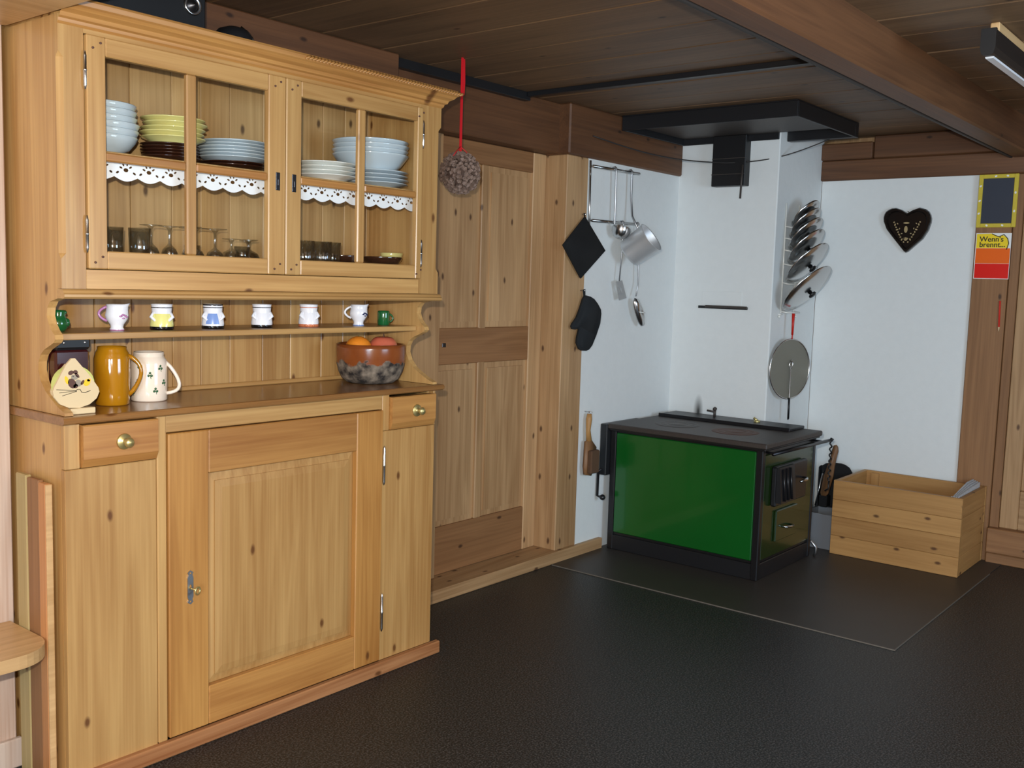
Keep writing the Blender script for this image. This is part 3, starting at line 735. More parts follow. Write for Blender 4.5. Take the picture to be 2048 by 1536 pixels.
for i, (cx, cy) in enumerate(((-3.755, .14), (-3.685, .13), (-3.625, .15))):
    def rib(x_, y_, z_, k_, a_):
        q = 1 + .05 * math.cos(12 * a_); return x_ * q, y_ * q, z_
    o = MB().lathe([(0, 0), (.029, 0), (.031, .004), (.034, .080), (.031, .080), (.028, .009), (0, .009)], (0, 0, 0), 48, fn=rib).build('cut_tumbler', 'glass', local=True, smooth=True)
    o.location = (cx, cy, GZ + .0005); tag(o, ('first', 'middle', 'last')[i] + ' of the three ribbed tumblers behind the latch-side pane', 'glass', 'ribbed tumblers')
for i, (cx, cy, r) in enumerate(((-3.53, .20, .075), (-3.385, .14, .078))):
    o = MB().lathe(bowl_mesh(r, .036), (0, 0, 0), 32).build('brown_dish', 'china_brown', local=True, smooth=True)
    o.location = (cx, cy, GZ); tag(o, ('low glossy brown dish beside the ribbed tumblers', 'low glossy brown dish beside the yellow cup')[i], 'dish', 'brown dishes')
o = MB().lathe(bowl_mesh(.045, .055), (0, 0, 0), 28).build('yellow_cup', 'china_yellow', local=True, smooth=True)
o.location = (-3.275, .20, GZ); tag(o, 'small pale yellow cup behind the brown dish', 'cup')

# =================================================================== NICHE
NZ = 1.3115
RD = Vector((.76, -.65, 0)).normalized()
def handle(mb_path_r, name, mat, par): MB().tube(mb_path_r[0], mb_path_r[1], 8).build(name, mat, par, True, local=True)
def arc_handle(r, z0, z1, out_, d=RD, n=9, droop=0.0):
    pts = []
    for k in range(n):
        t = k / (n - 1); a = math.pi * t
        q = r + out_ * math.sin(a) ** .8
        z_ = z1 + (z0 - z1) * t - droop * math.sin(a)
        pts.append((d.x * q, d.y * q, z_))
    return pts
# two jug-shaped creamers with a spout
def creamer(c, label, trim, pr_):
    t = thing('creamer_jug', label, 'jug', (c[0], c[1], NZ))
    def lip(x_, y_, z_, k_, a_):
        f = max(0, math.cos(a_ - math.atan2(RD.y, RD.x))) ** 6
        g = max(0, (z_ - .055) / .025)
        return x_ * (1 + .25 * f * g), y_ * (1 + .25 * f * g), z_ + .004 * f * g
    MB().lathe([(0, 0), (.020, 0), (.021, .004), (.018, .010), (.020, .018), (.031, .034), (.034, .046), (.031, .060), (.029, .070), (.031, .079), (.029, .079), (.027, .068), (.029, .045), (.016, .02), (0, .016)], (0, 0, 0), 28, fn=lip).build('jug_body', 'white_glaze', t, True, local=True)
    MB().lathe([(.0205, 0), (.0216, .002), (.0205, .0045)], (0, 0, 0), 24).build('foot_band', trim, t, True, local=True)
    MB().tube(arc_handle(.028, .028, .072, .024, -RD, 10), .0042, 8).build('handle', trim if pr_ else 'white_glaze', t, True, local=True)
    f = MB()
    for a, z_, s_ in ((-1.75, .044, .006), (-1.55, .048, .007), (-1.35, .046, .006), (-1.15, .042, .006), (-1.5, .038, .005)):
        f.ball((.0338 * math.cos(a), .0338 * math.sin(a), z_), (s_, s_ * .5, s_ * .5), 1)
    f.build('flower_print', 'pink_glaze' if trim == 'pink_glaze' else 'navy_print', t, True, local=True)
creamer((-4.432, .19), 'white cream jug with pink decoration on the niche shelf', 'pink_glaze', True)
creamer((-3.452, .19), 'white cream jug with blue sprig on the niche shelf', 'blue_glaze', False)
# figure-shaped mugs
def figure_mug(cx, label, skirt, band, apron, trim_top):
    t = thing('figure_mug', label, 'mug', (cx, .19, NZ))
    MB().lathe([(0, 0, 1), (.035, 0, 1), (.0365, .004, 1), (.0355, .010, 0), (.0365, .016, 0), (.033, .040, 0), (.030, .050, 2), (.031, .066, 2), (.032, .076, 3), (.0335, .080, 3), (.031, .080, 2), (.028, .05, 2), (.030, .012, 2), (0, .010, 2)], (0, 0, 0), 28).build('mug_body', [skirt, band, 'white_glaze', trim_top], t, True, local=True)
    a0 = -2.2
    f = MB(); rows = [(.016, .0368), (.026, .0358), (.036, .0342), (.044, .0326), (.050, .0312)]; na = 9
    f.add([(r_ * math.cos(a0 - .62 * (1 - .25 * i_ / 4) + 1.24 * (1 - .25 * i_ / 4) * k_ / (na - 1)), r_ * math.sin(a0 - .62 * (1 - .25 * i_ / 4) + 1.24 * (1 - .25 * i_ / 4) * k_ / (na - 1)), z_) for i_, (z_, r_) in enumerate(rows) for k_ in range(na)],
          [(i_ * na + k_, i_ * na + k_ + 1, i_ * na + na + k_ + 1, i_ * na + na + k_) for i_ in range(4) for k_ in range(na - 1)])
    f.build('apron', apron, t, True, local=True)
    for a in (-2.5, -1.75):
        MB().ball((.034 * math.cos(a), .034 * math.sin(a), .005), (.007, .007, .005), 1).build('shoe', band, t, True, local=True)
    for a in (-3.1, -1.1):
        b_ = a + (.4 if a < -2 else -.4)
        MB().tube([(.030 * math.cos(a), .030 * math.sin(a), .054), (.038 * math.cos(a), .038 * math.sin(a), .040), (.034 * math.cos(b_), .034 * math.sin(b_), .028)], [.005, .006, .004], 6).build('arm', 'white_glaze', t, True, local=True)
    MB().lathe([(.0310, .068), (.0325, .0685), (.0325, .0705), (.0315, .071)], (0, 0, 0), 28).build('collar_band', trim_top if trim_top != 'white_glaze' else band, t, True, local=True)
    MB().tube(arc_handle(.030, .018, .066, .018, Vector((.5, .86, 0)), 9), .004, 7).build('handle', 'white_glaze', t, True, local=True)
figure_mug(-4.281, 'figure mug with pale yellow skirt on the niche shelf', 'yellow_glaze', 'black_glaze', 'yellow_glaze', 'white_glaze')
figure_mug(-4.094, 'white figure mug with light blue apron on the niche shelf', 'white_glaze', 'black_glaze', 'blue_glaze', 'black_glaze')
figure_mug(-3.898, 'plain white figure mug with black base on the niche shelf', 'white_glaze', 'black_glaze', 'white_glaze', 'white_glaze')
figure_mug(-3.693, 'white figure mug with terracotta base on the niche shelf', 'white_glaze', 'terracotta', 'white_glaze', 'white_glaze')
t = thing('green_pitcher', 'small green glazed bulbous pitcher at the bracket end of the niche shelf', 'pitcher', (-4.615, .19, NZ))
MB().lathe([(0, 0), (.018, 0), (.026, .010), (.029, .024), (.025, .038), (.021, .046), (.024, .056), (.022, .062), (.018, .062), (.019, .05), (.024, .025), (0, .01)], (0, 0, 0), 24).build('pitcher_body', 'green_glaze', t, True, local=True)
MB().ball((.020, -.012, .026), (.010, .010, .014), 2).ball((.014, -.014, .056), (.007, .007, .006), 1).build('moulded_belly', 'green_glaze', t, True, local=True)
t = thing('green_mug', 'tiny dark green glazed mug at the end of the niche shelf above the bowl', 'mug', (-3.322, .19, NZ))
MB().lathe([(0, 0), (.022, 0), (.0235, .003), (.024, .050), (.0225, .056), (.020, .056), (.020, .006), (0, .005)], (0, 0, 0), 24).build('mug_body', 'green_glaze', t, True, local=True)
MB().tube(arc_handle(.0225, .012, .044, .014), .0035, 7).build('handle', 'green_glaze', t, True, local=True)

# on the counter
WZ = 1.0885
t = thing('beer_mug', 'tall ochre-yellow glazed beer mug on the dresser counter', 'mug', (-4.458, .175, WZ))
MB().lathe([(0, 0), (.046, 0), (.049, .004), (.0505, .03), (.0525, .09), (.052, .14), (.048, .158), (.042, .168), (.042, .176), (.0395, .176), (.040, .165), (.047, .14), (.046, .012), (0, .010)], (0, 0, 0), 36).build('mug_body', 'ochre', t, True, local=True)
MB().tube(arc_handle(.046, .028, .150, .038, RD, 12, -.012), [.006, .0065, .0065, .006, .006, .006, .006, .006, .006, .0065, .007, .006], 9).build('handle', 'ochre', t, True, local=True)
t = thing('cream_mug', 'cream beer mug with green clover sprigs on the dresser counter', 'mug', (-4.318, .205, WZ))
MB().lathe([(0, 0), (.052, 0), (.055, .004), (.055, .03), (.0555, .118), (.0535, .128), (.047, .137), (.045, .141), (.046, .152), (.0435, .154), (.042, .141), (.050, .12), (.050, .012), (0, .010)], (0, 0, 0), 36).build('mug_body', 'cream', t, True, local=True)
MB().tube(arc_handle(.050, .022, .122, .042, RD, 12, .022), .0058, 9).build('handle', 'cream', t, True, local=True)
for a, z_ in ((-2.75, .062), (-2.6, .11), (-2.05, .085), (-1.75, .036), (-1.45, .106), (-3.1, .03), (-1.2, .06)):
    f = MB()
    for b in (90, 210, 330):
        f.ball((0, .0052 * math.cos(math.radians(b)), .0052 * math.sin(math.radians(b))), (.0012, .0044, .0044), 1)
    f.tube([(0, 0, 0), (.0004, .003, -.012)], .001, 4)
    f.xf(Matrix.Rotation(a, 4, 'Z') @ T(.0553, 0, z_)).build('clover_sprig', 'green_print', t, True, local=True)
# root-wood bowl with fruit
bc = (-3.372, .205)
def wob(x_, y_, z_, k_, a_):
    if k_ > 7: return x_, y_, z_
    q = 1 + (.035 * math.sin(5 * a_ + 1) + .03 * math.sin(9 * a_ + 2 * k_)) * max(0, 1 - z_ / .10)
    return x_ * q, y_ * q, z_
o = MB().lathe([(r_ * .83, z_) for r_, z_ in [(0, 0), (.085, 0), (.105, .004), (.132, .020), (.148, .045), (.157, .075), (.161, .105), (.162, .135), (.161, .150), (.154, .152), (.147, .148), (.147, .11), (.134, .090), (.09, .080), (0, .077)]], (0, 0, 0), 56, fn=wob).build('wooden_bowl', 'bowlwood', local=True, smooth=True)
o.location = (bc[0], bc[1], WZ); tag(o, 'orange-brown turned wooden bowl with rough grey bark around its base', 'bowl')
def fruit(name, c, r, mat, label, apple):
    t = thing(name, label, 'fruit', c)
    n = 16; prf = []
    for k in range(n + 1):
        a = math.pi * k / n; rr_ = r * math.sin(a); z_ = r - r * math.cos(a)
        if apple and k > n - 4: z_ -= (k - n + 4) ** 2 * r * .022
        if apple and k < 3: z_ += (3 - k) * r * .03
        prf.append((rr_, z_ * (.94 if apple else .96)))
    MB().lathe(prf, (0, 0, 0), 28).build('fruit_skin', mat, t, True, local=True)
    if apple: MB().tube([(0, 0, r * 1.5), (.003, .002, r * 1.95)], .0018, 6).build('stalk', 'print_brown', t, True, local=True)
    else: MB().ball((0, 0, r * 1.90), (.005, .005, .003), 1).build('stem_scar', 'green_print', t, True, local=True)
fruit('orange', (-3.428, .215, WZ + .081), .052, 'orange_skin', 'orange lying in the wooden bowl', False)
fruit('apple', (-3.330, .180, WZ + .0815), .056, 'apple_skin', 'red-yellow apple lying in the wooden bowl', True)

# napkin holder corner
t = thing('napkin_holder', 'pale wooden napkin holder painted with a brown mouse and yellow cheese', 'napkin holder', (-4.635, .07, WZ))
tile = [(-4.655, 1.246), (-4.645, 1.246), (-4.600, 1.192), (-4.578, 1.160), (-4.575, 1.148), (-4.583, 1.130), (-4.604, 1.114), (-4.634, 1.106), (-4.664, 1.108), (-4.690, 1.120), (-4.706, 1.140), (-4.709, 1.156), (-4.704, 1.170), (-4.670, 1.230)]
MB().prism(tile, 'y', .035, .042).build('front_tile', 'tile_wood', t)
MB().prism([(-4.628 + (x_ + 4.64) * .8, 1.106 + (z_ - 1.106) * .85) for x_, z_ in tile], 'y', .098, .105).build('back_tile', 'tile_wood', t)
B(-4.662, -4.590, .028, .112, WZ + .0002, 1.106, c=.002).build('holder_base', 'tile_wood', t)
def dab(pts, mat, name):
    f = MB()
    for x_, z_, a, b, r in pts: f.prism(circ(x_, z_, a, b, 12, r), 'y', .0340, .0352)
    f.build(name, mat, t)
dab([(-4.658, 1.206, .008, .006, .4), (-4.645, 1.207, .007, .006, -.2), (-4.640, 1.198, .009, .004, -.9)], 'print_brown', 'painted_ears')
dab([(-4.655, 1.176, .011, .015, .5), (-4.645, 1.168, .007, .006, .2)], 'print_brown', 'painted_mouse')
dab([(-4.648, 1.193, .010, .007, -.3), (-4.637, 1.176, .009, .010, .3)], 'print_grey', 'painted_face')
dab([(-4.625, 1.177, .004, .008, -.6), (-4.652, 1.196, .0015, .0015, 0)], 'print_brown', 'painted_paw')
dab([(-4.670, 1.186, .005, .012, .3), (-4.612, 1.176, .011, .009, .7), (-4.606, 1.183, .006, .004, .2)], 'print_yellow', 'painted_cheese')
f = MB()
for za, zb_ in ((1.163, 1.158), (1.154, 1.150), (1.145, 1.143)):
    f.tube([(-4.698 + (1.161 - za) * .9, .0342, za - .002), (-4.642, .0342, 1.156 + (zb_ - 1.158) * .2)], .0007, 4)
f.tube([(-4.642, .0342, 1.158), (-4.632, .0342, 1.158), (-4.628, .0342, 1.150), (-4.618, .0342, 1.148), (-4.602, .0342, 1.153)], .0009, 4)
f.build('painted_whiskers', 'print_black', t)
nk = MB().prism(circ(-4.634, 1.168, .056, .054, 28), 'y', .055, .085).build('paper_napkins', 'napkin')
tag(nk, 'round pale yellow-green paper napkins standing in the painted holder', 'napkins')
t = thing('case', 'dark maroon glossy case with black studded top behind the napkin holder', 'case', (-4.607, .15, WZ))
B(-4.662, -4.560, .114, .158, WZ + .0005, 1.262, c=.006).build('case_body', 'maroon', t)
B(-4.664, -4.556, .110, .162, 1.2625, 1.302, c=.008).build('case_top', 'black', t)
for xs in (-4.638, -4.576):
    MB().ball((xs, .110, 1.284), (.005, .003, .005), 1).build('stud', 'satin_steel', t, True)

# on top of the dresser
t = thing('stereo_speaker', 'black speaker box with a chrome ring lying on the dresser top', 'speaker', (-4.41, .2, 2.207))
B(-4.66, -4.178, .10, .32, 2.2075, 2.405, c=.006).build('cabinet', 'black', t)
MB().prism(circ(-4.55, 2.305, .075, .075, 28), 'y', .094, .102).build('grille', 'speaker_grille', t)
g = MB().lathe([(.020, 0), (.027, -.004), (.031, 0), (.027, .004), (.020, 0)], (0, 0, 0), 28).xf(T(-4.226, .098, 2.302) @ Matrix.Rotation(math.radians(-90), 4, 'X')); g.build('chrome_ring', 'steel', t, True)
g = MB().lathe([(0, .014), (.012, .008), (.020, 0)], (0, 0, 0), 24).xf(T(-4.226, .100, 2.302) @ Matrix.Rotation(math.radians(90), 4, 'X')); g.build('tweeter', 'dark_steel', t, True)
t = thing('domed_lid', 'small dark domed lid with metal strap lying on the dresser top', 'lid', (-4.03, .17, 2.187))
MB().lathe([(0, .021), (.068, .021), (.070, .045), (.064, .070), (.048, .090), (.022, .100), (0, .102)], (-4.03, .17, 2.187), 24).build('dome', 'blackpaint', t, True)
MB().tube([(-3.985, .112, 2.212), (-3.990, .112, 2.240), (-4.002, .124, 2.268), (-4.018, .145, 2.288)], .003, 6).build('strap', 'steel', t, True)
MB().lathe([(0, .0195), (.030, .0195), (.030, .023), (0, .023)], (-4.03, .17, 2.187), 16).build('foot', 'blackpaint', t, True)

# boards and bench at the near end
for xa, xb, ya, yb, h, mt, lb in ((-4.722, -4.704, .178, .240, .905, 'paleboard', 'narrow pale yellow board standing against the dresser side'),
                                  (-4.720, -4.703, .107, .177, .90, 'brown_z', 'brown board standing between the pale and the orange board'),
                                  (-4.722, -4.703, .066, .106, .895, 'orangeboard', 'orange board with a whitish edge standing nearest the dresser front')):
    ob = tag(B(xa, xb, ya, yb, 0, h, c=.003).build('standing_board', mt), lb, 'board', 'boards standing beside the dresser')
B(-4.722, -4.703, .059, .0655, 0, .894, c=.002).build('edge_strip', 'bench', ob)
t = thing('bench', 'pale wooden corner bench seat with rounded end by the whitewashed wall', 'bench', (-5.1, .16, 0))
ol = [(-5.6, .288), (-4.725, .288)] + [(-4.835 + .11 * math.cos(a), .10 + .11 * math.sin(a)) for a in [-k * math.pi / 16 for k in range(0, 9)]] + [(-5.6, -.01)]
MB().prism(ol, 'z', .415, .452).build('seat', 'bench', t)
B(-5.55, -4.95, .25, .286, .0, .414, c=.003).build('support_board', 'bench', t)

# =================================================================== STOVE
sx0, sx1, sy0, sy1, SH = -1.35, -0.665, -0.516, 0.402, 0.7225
st = thing('wood_stove', 'green enamelled wood-burning cooking stove with black iron top', 'stove', (-1.0, -.05, .004))
B(sx0 + .012, sx1, sy0 + .012, sy1 - .012, .088, .682, c=.002).build('body', 'frame_black', st)
B(sx0 + .004, sx1, sy0 + .004, sy1 - .004, .0045, .088, c=.003).build('base_plinth', 'blackpaint', st)
for xa, ya in ((sx0, sy0), (sx0, sy1 - .036)):
    B(xa, xa + .036, ya, ya + .036, .0045, .690, c=.004).build('corner_post', 'frame_black', st)
B(sx1 - .03, sx1, sy0, sy0 + .03, .0045, .690, c=.004).build('corner_post', 'frame_black', st)
B(sx0 + .002, sx0 + .014, sy0 + .038, sy1 - .038, .104, .672, c=.004).build('front_panel', 'green_enamel', st)
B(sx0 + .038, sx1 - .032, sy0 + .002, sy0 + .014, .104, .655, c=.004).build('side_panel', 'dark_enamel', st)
# top plate
B(sx0 - .032, sx1 + .004, sy0 - .032, sy1 + .004, .694, SH, c=.005).build('top_plate', 'iron', st)
B(sx0 - .02, sx1, sy0 - .02, sy1, .682, .695, c=.003).build('top_rim', 'frame_black', st)
for cx, cy, r, mt in ((-1.10, -.235, .125, 'rust'), (-1.10, .12, .125, 'iron')):
    g = MB()
    g.lathe([(0, .0006), (r * .42, .0006), (r * .44, -.001), (r * .46, .0006), (r * .72, .0006), (r * .74, -.001), (r * .76, .0006), (r, .0006), (r + .002, -.001)], (cx, cy, SH + .001), 40)
    g.build('hob_ring', mt, st, True)
# folded-back cover and flue collar behind the hobs
B(-.86, sx1 + .008, -.44, .385, SH, SH + .016, c=.003).build('rear_cover', 'blackpaint', st)
B(-.866, -.856, -.44, .385, SH, SH + .02, c=.002).build('cover_edge', 'frame_black', st)
g = MB().tube([(-.73, .085, SH + .014), (-.73, .085, SH + .060)], .008, 8).tube([(-.73, .085, SH + .045), (-.74, .13, SH + .050)], .006, 8).ball((-.73, .085, SH + .062), .014, 1)
g.build('flue_valve', 'iron', st, True)
g = MB().tube([(-.74, -.19, SH + .012), (-.74, -.19, SH + .026)], .018, 10).tube([(-.74, -.19, SH + .026), (-.742, -.17, SH + .038)], .007, 6)
g.build('cover_knob', 'brass', st, True)
# doors on the side
fd = MB().box(-1.235, -.84, sy0 - .030, sy0 + .002, .378, .588, .008).build('fire_door', 'frame_black', st)
MB().prism([(sy0 - .030, .40), (sy0 - .062, .40), (sy0 - .044, .585), (sy0 - .030, .585)], 'x', -1.235, -1.05).build('air_hood', 'blackpaint', fd)
for xs in (-1.20, -1.155, -1.11):
    MB().tube([(xs, sy0 - .066, .41), (xs, sy0 - .050, .575)], .006, 6).build('air_rib', 'frame_black', fd, True)
MB().tube([(-.90, sy0 - .03, .492), (-.90, sy0 - .055, .492), (-.94, sy0 - .07, .492), (-1.01, sy0 - .065, .488)], [.006, .007, .009, .006], 8).build('door_handle', 'steel', fd, True)
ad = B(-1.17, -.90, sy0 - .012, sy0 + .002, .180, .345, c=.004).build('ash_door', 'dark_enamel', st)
MB().tube([(-1.09, sy0 - .012, .250), (-1.085, sy0 - .035, .250), (-1.04, sy0 - .040, .247), (-1.0, sy0 - .035, .246), (-.995, sy0 - .012, .246)], .006, 8).build('door_handle', 'steel', ad, True)
MB().tube([(sx0 + .02, sy0 - .045, .668), (-.55, sy0 - .045, .662)], .009, 10).build('towel_rail', 'dark_steel', st, True)
for xs in (sx0 + .06, sx1 - .03):
    MB().tube([(xs, sy0 - .045, .667), (xs, sy0 + .01, .667)], .006, 8).build('rail_bracket', 'dark_steel', st, True)
# side box with crank
B(sx0 - .040, -1.02, sy1, YW - .003, .428, .718, c=.004).build('side_box', 'blackpaint', st)
MB().tube([(sx0 - .062, sy1 + .034, .45), (sx0 - .064, sy1 + .034, .312), (sx0 - .066, sy1 + .010, .308)], .008, 8).ball((sx0 - .067, sy1 - .004, .308), .017, 2).build('crank_lever', 'frame_black', st, True)
MB().tube([(sx0 - .062, sy1 + .034, .452), (sx0 + .01, sy1 + .030, .47)], .008, 8).build('crank_pivot', 'frame_black', st, True)
MB().tube([(sx1 - .02, sy0 - .01, .10), (sx1 + .0, sy0 - .035, .06), (sx1 + .0, sy0 - .035, .03), (sx1 + .015, sy0 - .02, .008)], .008, 7).build('drain_pipe', 'satin_steel', st, True)

# hood over the stove
hd = thing('extractor_hood', 'flat black extractor hood under the ceiling above the stove', 'hood', (-.9, -.07, 2.34))
hx0, hx1, hy0, hy1, hz = -1.325, -.505, -.585, .425, 2.338
B(hx0, hx1, hy0, hy1, CZ - .006, CZ - .001, c=0).build('top_sheet', 'blackpaint', hd)
B(hx0, hx0 + .012, hy0, hy1, hz, CZ - .006, c=.002).build('skirt', 'blackpaint', hd)
B(hx1 - .05, hx1, hy0, -.195, hz, CZ - .006, c=.002).build('skirt', 'blackpaint', hd)
B(-.66, -.648, -.19, hy1, hz, CZ - .006, c=.002).build('skirt', 'blackpaint', hd)
B(hx0 + .012, hx1 - .05, hy0, hy0 + .012, hz, CZ - .006, c=.002).build('skirt', 'blackpaint', hd)
B(hx0 + .012, -.66, hy1 - .012, hy1, hz, CZ - .006, c=.002).build('skirt', 'blackpaint', hd)
B(hx0 + .02, -.67, hy0 + .02, hy1 - .02, hz + .035, hz + .045, c=.001).build('filter_panel', 'iron', hd)
dk = B(-.70, -.6345, -.012, .198, 2.085, hz + .034, c=.003).build('flue_duct', 'black', hd)
for zz in (2.15, 2.24): B(-.703, -.699, -.012, .198, zz, zz + .004, c=0).build('duct_seam', 'iron', dk)
MB().tube([(-.712, -.004, 2.20), (-.712, .002, 2.01)], .006, 6).build('damper_rod', 'iron', dk, True)
pts = []
for k in range(25):
    u = k / 24
    a = Vector((-1.60, .425, 2.275)); b = Vector((-.715, .10, 2.215)); c = Vector((-.52, -.43, 2.34))
    q = a.lerp(b, u * 2) if u < .5 else b.lerp(c, u * 2 - 1)
    sag = .035 * math.sin(math.pi * ((u * 2) % 1.0001))
    pts.append((q.x, q.y, q.z - sag))
tag(MB().tube(pts, .0035, 6).build('cable', 'cable', smooth=True), 'thin dark cable sagging across the flue duct below the hood', 'cable')

# =================================================================== WALL BESIDE THE STOVE
UY = YW - .03
t = thing('utensil_rack', 'steel utensil rack with two rails on the white wall by the post', 'rack', (-1.36, YW, 1.66))
MB().tube([(-1.578, YW - .008, 1.67), (-1.590, YW - .008, 2.15)], .006, 8).build('upright', 'steel', t, True)
MB().tube([(-1.596, UY, 2.118), (-1.135, UY, 2.124)], .008, 8).build('rail', 'steel', t, True)
MB().tube([(-1.586, UY, 1.834), (-1.123, UY, 1.842)], .008, 8).build('rail', 'steel', t, True)
for xs, zz in ((-1.585, 2.118), (-1.575, 1.834), (-1.15, 2.122), (-1.14, 1.842)):
    MB().tube([(xs, UY, zz), (xs, YW, zz)], .005, 6).build('bracket', 'steel', t, True)
def hook(x_, z_): return [(x_, UY - .012, z_ - .012), (x_, UY - .014, z_ + .004), (x_, UY - .006, z_ + .012), (x_, UY + .010, z_ + .010)]
t = thing('ladle', 'steel soup ladle hanging from the upper rail of the utensil rack', 'ladle', (-1.36, UY, 1.74))
MB().tube(hook(-1.392, 2.122) [::-1] + [(-1.388, UY - .012, 1.99), (-1.384, UY - .010, 1.83), (-1.380, UY - .006, 1.80)], .0055, 8).build('handle', 'satin_steel', t, True)
g = MB().lathe([(.052, 0), (.050, -.022), (.038, -.044), (.018, -.056), (0, -.059), (0, -.056), (.017, -.053), (.036, -.042), (.047, -.02), (.049, 0), (.052, 0)], (0, 0, 0), 28).xf(T(-1.372, UY - .048, 1.805) @ Matrix.Rotation(math.radians(18), 4, 'Y'))
g.build('ladle_bowl', 'steel', t, True)
t = thing('sauce_pan', 'brushed steel saucepan hanging tilted from the utensil rack', 'saucepan', (-1.2, UY, 1.65))
Mp = T(-1.300, UY - .130, 1.717) @ Matrix.Rotation(math.radians(12), 4, 'Z') @ Matrix.Rotation(math.radians(54), 4, 'X')
MB().lathe([(0, -.085), (.070, -.085), (.076, -.080), (.079, -.07), (.085, .07), (.088, .074), (.086, .075), (.082, .07), (.075, -.076), (0, -.079)], (0, 0, 0), 36).xf(Mp).build('pan_body', 'aluminium', t, True)
MB().tube(hook(-1.232, 2.122)[::-1] + [(-1.230, UY - .012, 1.98), (-1.240, UY - .030, 1.88), (-1.275, UY - .095, 1.805)], .006, 8).build('pan_handle', 'satin_steel', t, True)
t = thing('spatula', 'steel turner with slotted square blade hanging from the lower rail', 'spatula', (-1.3, UY, 1.42))
MB().tube(hook(-1.298, 1.838)[::-1] + [(-1.300, UY - .012, 1.70), (-1.318, UY - .012, 1.516)], .004, 7).build('handle', 'satin_steel', t, True)
MB().mesh(flatmesh([(-1.352, 1.514), (-1.292, 1.522), (-1.240, 1.424), (-1.315, 1.410)], [circ(-1.318 + .012 * k, 1.478 - .012 * abs(k - 1), .003, .018, 8, .4) for k in (0, 1, 2)], .002), Matrix(((1, 0, 0, 0), (0, 0, -1, UY - .014), (0, 1, 0, 0), (0, 0, 0, 1)))).build('blade', 'satin_steel', t)
t = thing('skimmer', 'steel draining spoon with long oval bowl hanging from the lower rail', 'spoon', (-1.12, UY, 1.25))
MB().tube(hook(-1.140, 1.840)[::-1] + [(-1.128, UY - .012, 1.70), (-1.120, UY - .012, 1.50), (-1.150, UY - .02, 1.435)], .004, 7).build('handle', 'satin_steel', t, True)
g = MB().lathe([(.036, 0), (.034, -.012), (.022, -.022), (0, -.026), (0, -.023), (.021, -.019), (.031, -.010), (.034, 0), (.036, 0)], (0, 0, 0), 28)
g.xf(T(-1.112, UY - .018, 1.343) @ Matrix.Rotation(math.radians(-32), 4, 'Y') @ Matrix.Diagonal((1, 1, 2.6, 1)) @ Matrix.Rotation(math.radians(-90), 4, 'X'))
g.build('spoon_bowl', 'steel', t, True)
MB().tube([(-1.142, UY - .044, 1.345), (-1.112, UY - .048, 1.343), (-1.082, UY - .044, 1.341)], .003, 6).build('cross_bar', 'china_white', t, True)

def pad(poly, y, th, bev=.004):
    bm = bmesh.new(); vs_ = [bm.verts.new((a, y, b)) for a, b in poly]; f_ = bm.faces.new(vs_)
    r_ = bmesh.ops.extrude_face_region(bm, geom=[f_]); ev = [v for v in r_['geom'] if isinstance(v, bmesh.types.BMVert)]
    for v in ev: v.co.y += th
    bmesh.ops.recalc_face_normals(bm, faces=bm.faces)
    es = [e for e in bm.edges if abs(e.verts[0].co.y - e.verts[1].co.y) < 1e-6]
    bmesh.ops.bevel(bm, geom=es, offset=bev, segments=2, affect='EDGES')
    bm.verts.index_update(); g_ = MB().add([v.co.copy() for v in bm.verts], [[v.index for v in f.verts] for f in bm.faces]); bm.free(); return g_
t = thing('pot_holder', 'black square pot holder hanging by its corner on the pine post', 'pot holder', (-1.65, YW - .02, 1.52))
def edgewave(poly, n=6):
    r_ = []
    for i in range(len(poly)):
        a, b = Vector(poly[i]), Vector(poly[(i + 1) % len(poly)])
        for k in range(n):
            q = a.lerp(b, k / n); r_.append((q.x, q.y))
    return r_
pad(edgewave([(-1.645, 1.850), (-1.835, 1.692), (-1.665, 1.524), (-1.442, 1.680)]), YW - .030, .016).build('pad', 'cloth_black', t, True)
MB().tube([(-1.645, YW - .020, 1.845), (-1.650, YW - .020, 1.868), (-1.640, YW - .020, 1.868), (-1.643, YW - .020, 1.845)], .003, 6).build('hanging_loop', 'cloth_black', t, True)
MB().tube([(-1.645, YW - .03, 1.862), (-1.645, YW - .002, 1.862)], .003, 6).build('nail', 'steel', t, True)
t = thing('oven_mitt', 'black quilted oven mitt hanging thumb outwards below the pot holder', 'oven mitt', (-1.6, YW - .02, 1.14))
mit = [(-1.625, 1.435), (-1.580, 1.428), (-1.545, 1.415), (-1.510, 1.390), (-1.485, 1.365), (-1.478, 1.337), (-1.485, 1.281), (-1.520, 1.214), (-1.556, 1.160), (-1.578, 1.143), (-1.605, 1.137), (-1.638, 1.139), (-1.664, 1.150), (-1.684, 1.178), (-1.681, 1.211), (-1.667, 1.252), (-1.684, 1.260), (-1.712, 1.254), (-1.732, 1.256), (-1.739, 1.270), (-1.727, 1.290), (-1.690, 1.322), (-1.661, 1.371), (-1.640, 1.418)]
pad(mit, YW - .046, .036, .010).build('mitt_body', 'cloth_mitt', t, True)
MB().tube([(-1.632, YW - .026, 1.428), (-1.640, YW - .026, 1.464), (-1.626, YW - .026, 1.466), (-1.624, YW - .026, 1.430)], .004, 6).build('hanging_loop', 'cloth_mitt', t, True)
MB().tube([(-1.633, YW - .036, 1.460), (-1.633, YW - .002, 1.460)], .003, 6).build('nail', 'steel', t, True)
t = thing('hand_brush', 'wooden hand brush hanging on the post beside the stove', 'brush', (-1.55, YW - .03, .45))
pad([(-1.578, .640), (-1.586, .500), (-1.578, .455), (-1.520, .442), (-1.498, .480), (-1.480, .600), (-1.530, .645)], YW - .045, .022).build('brush_back', 'handlewood', t, True)
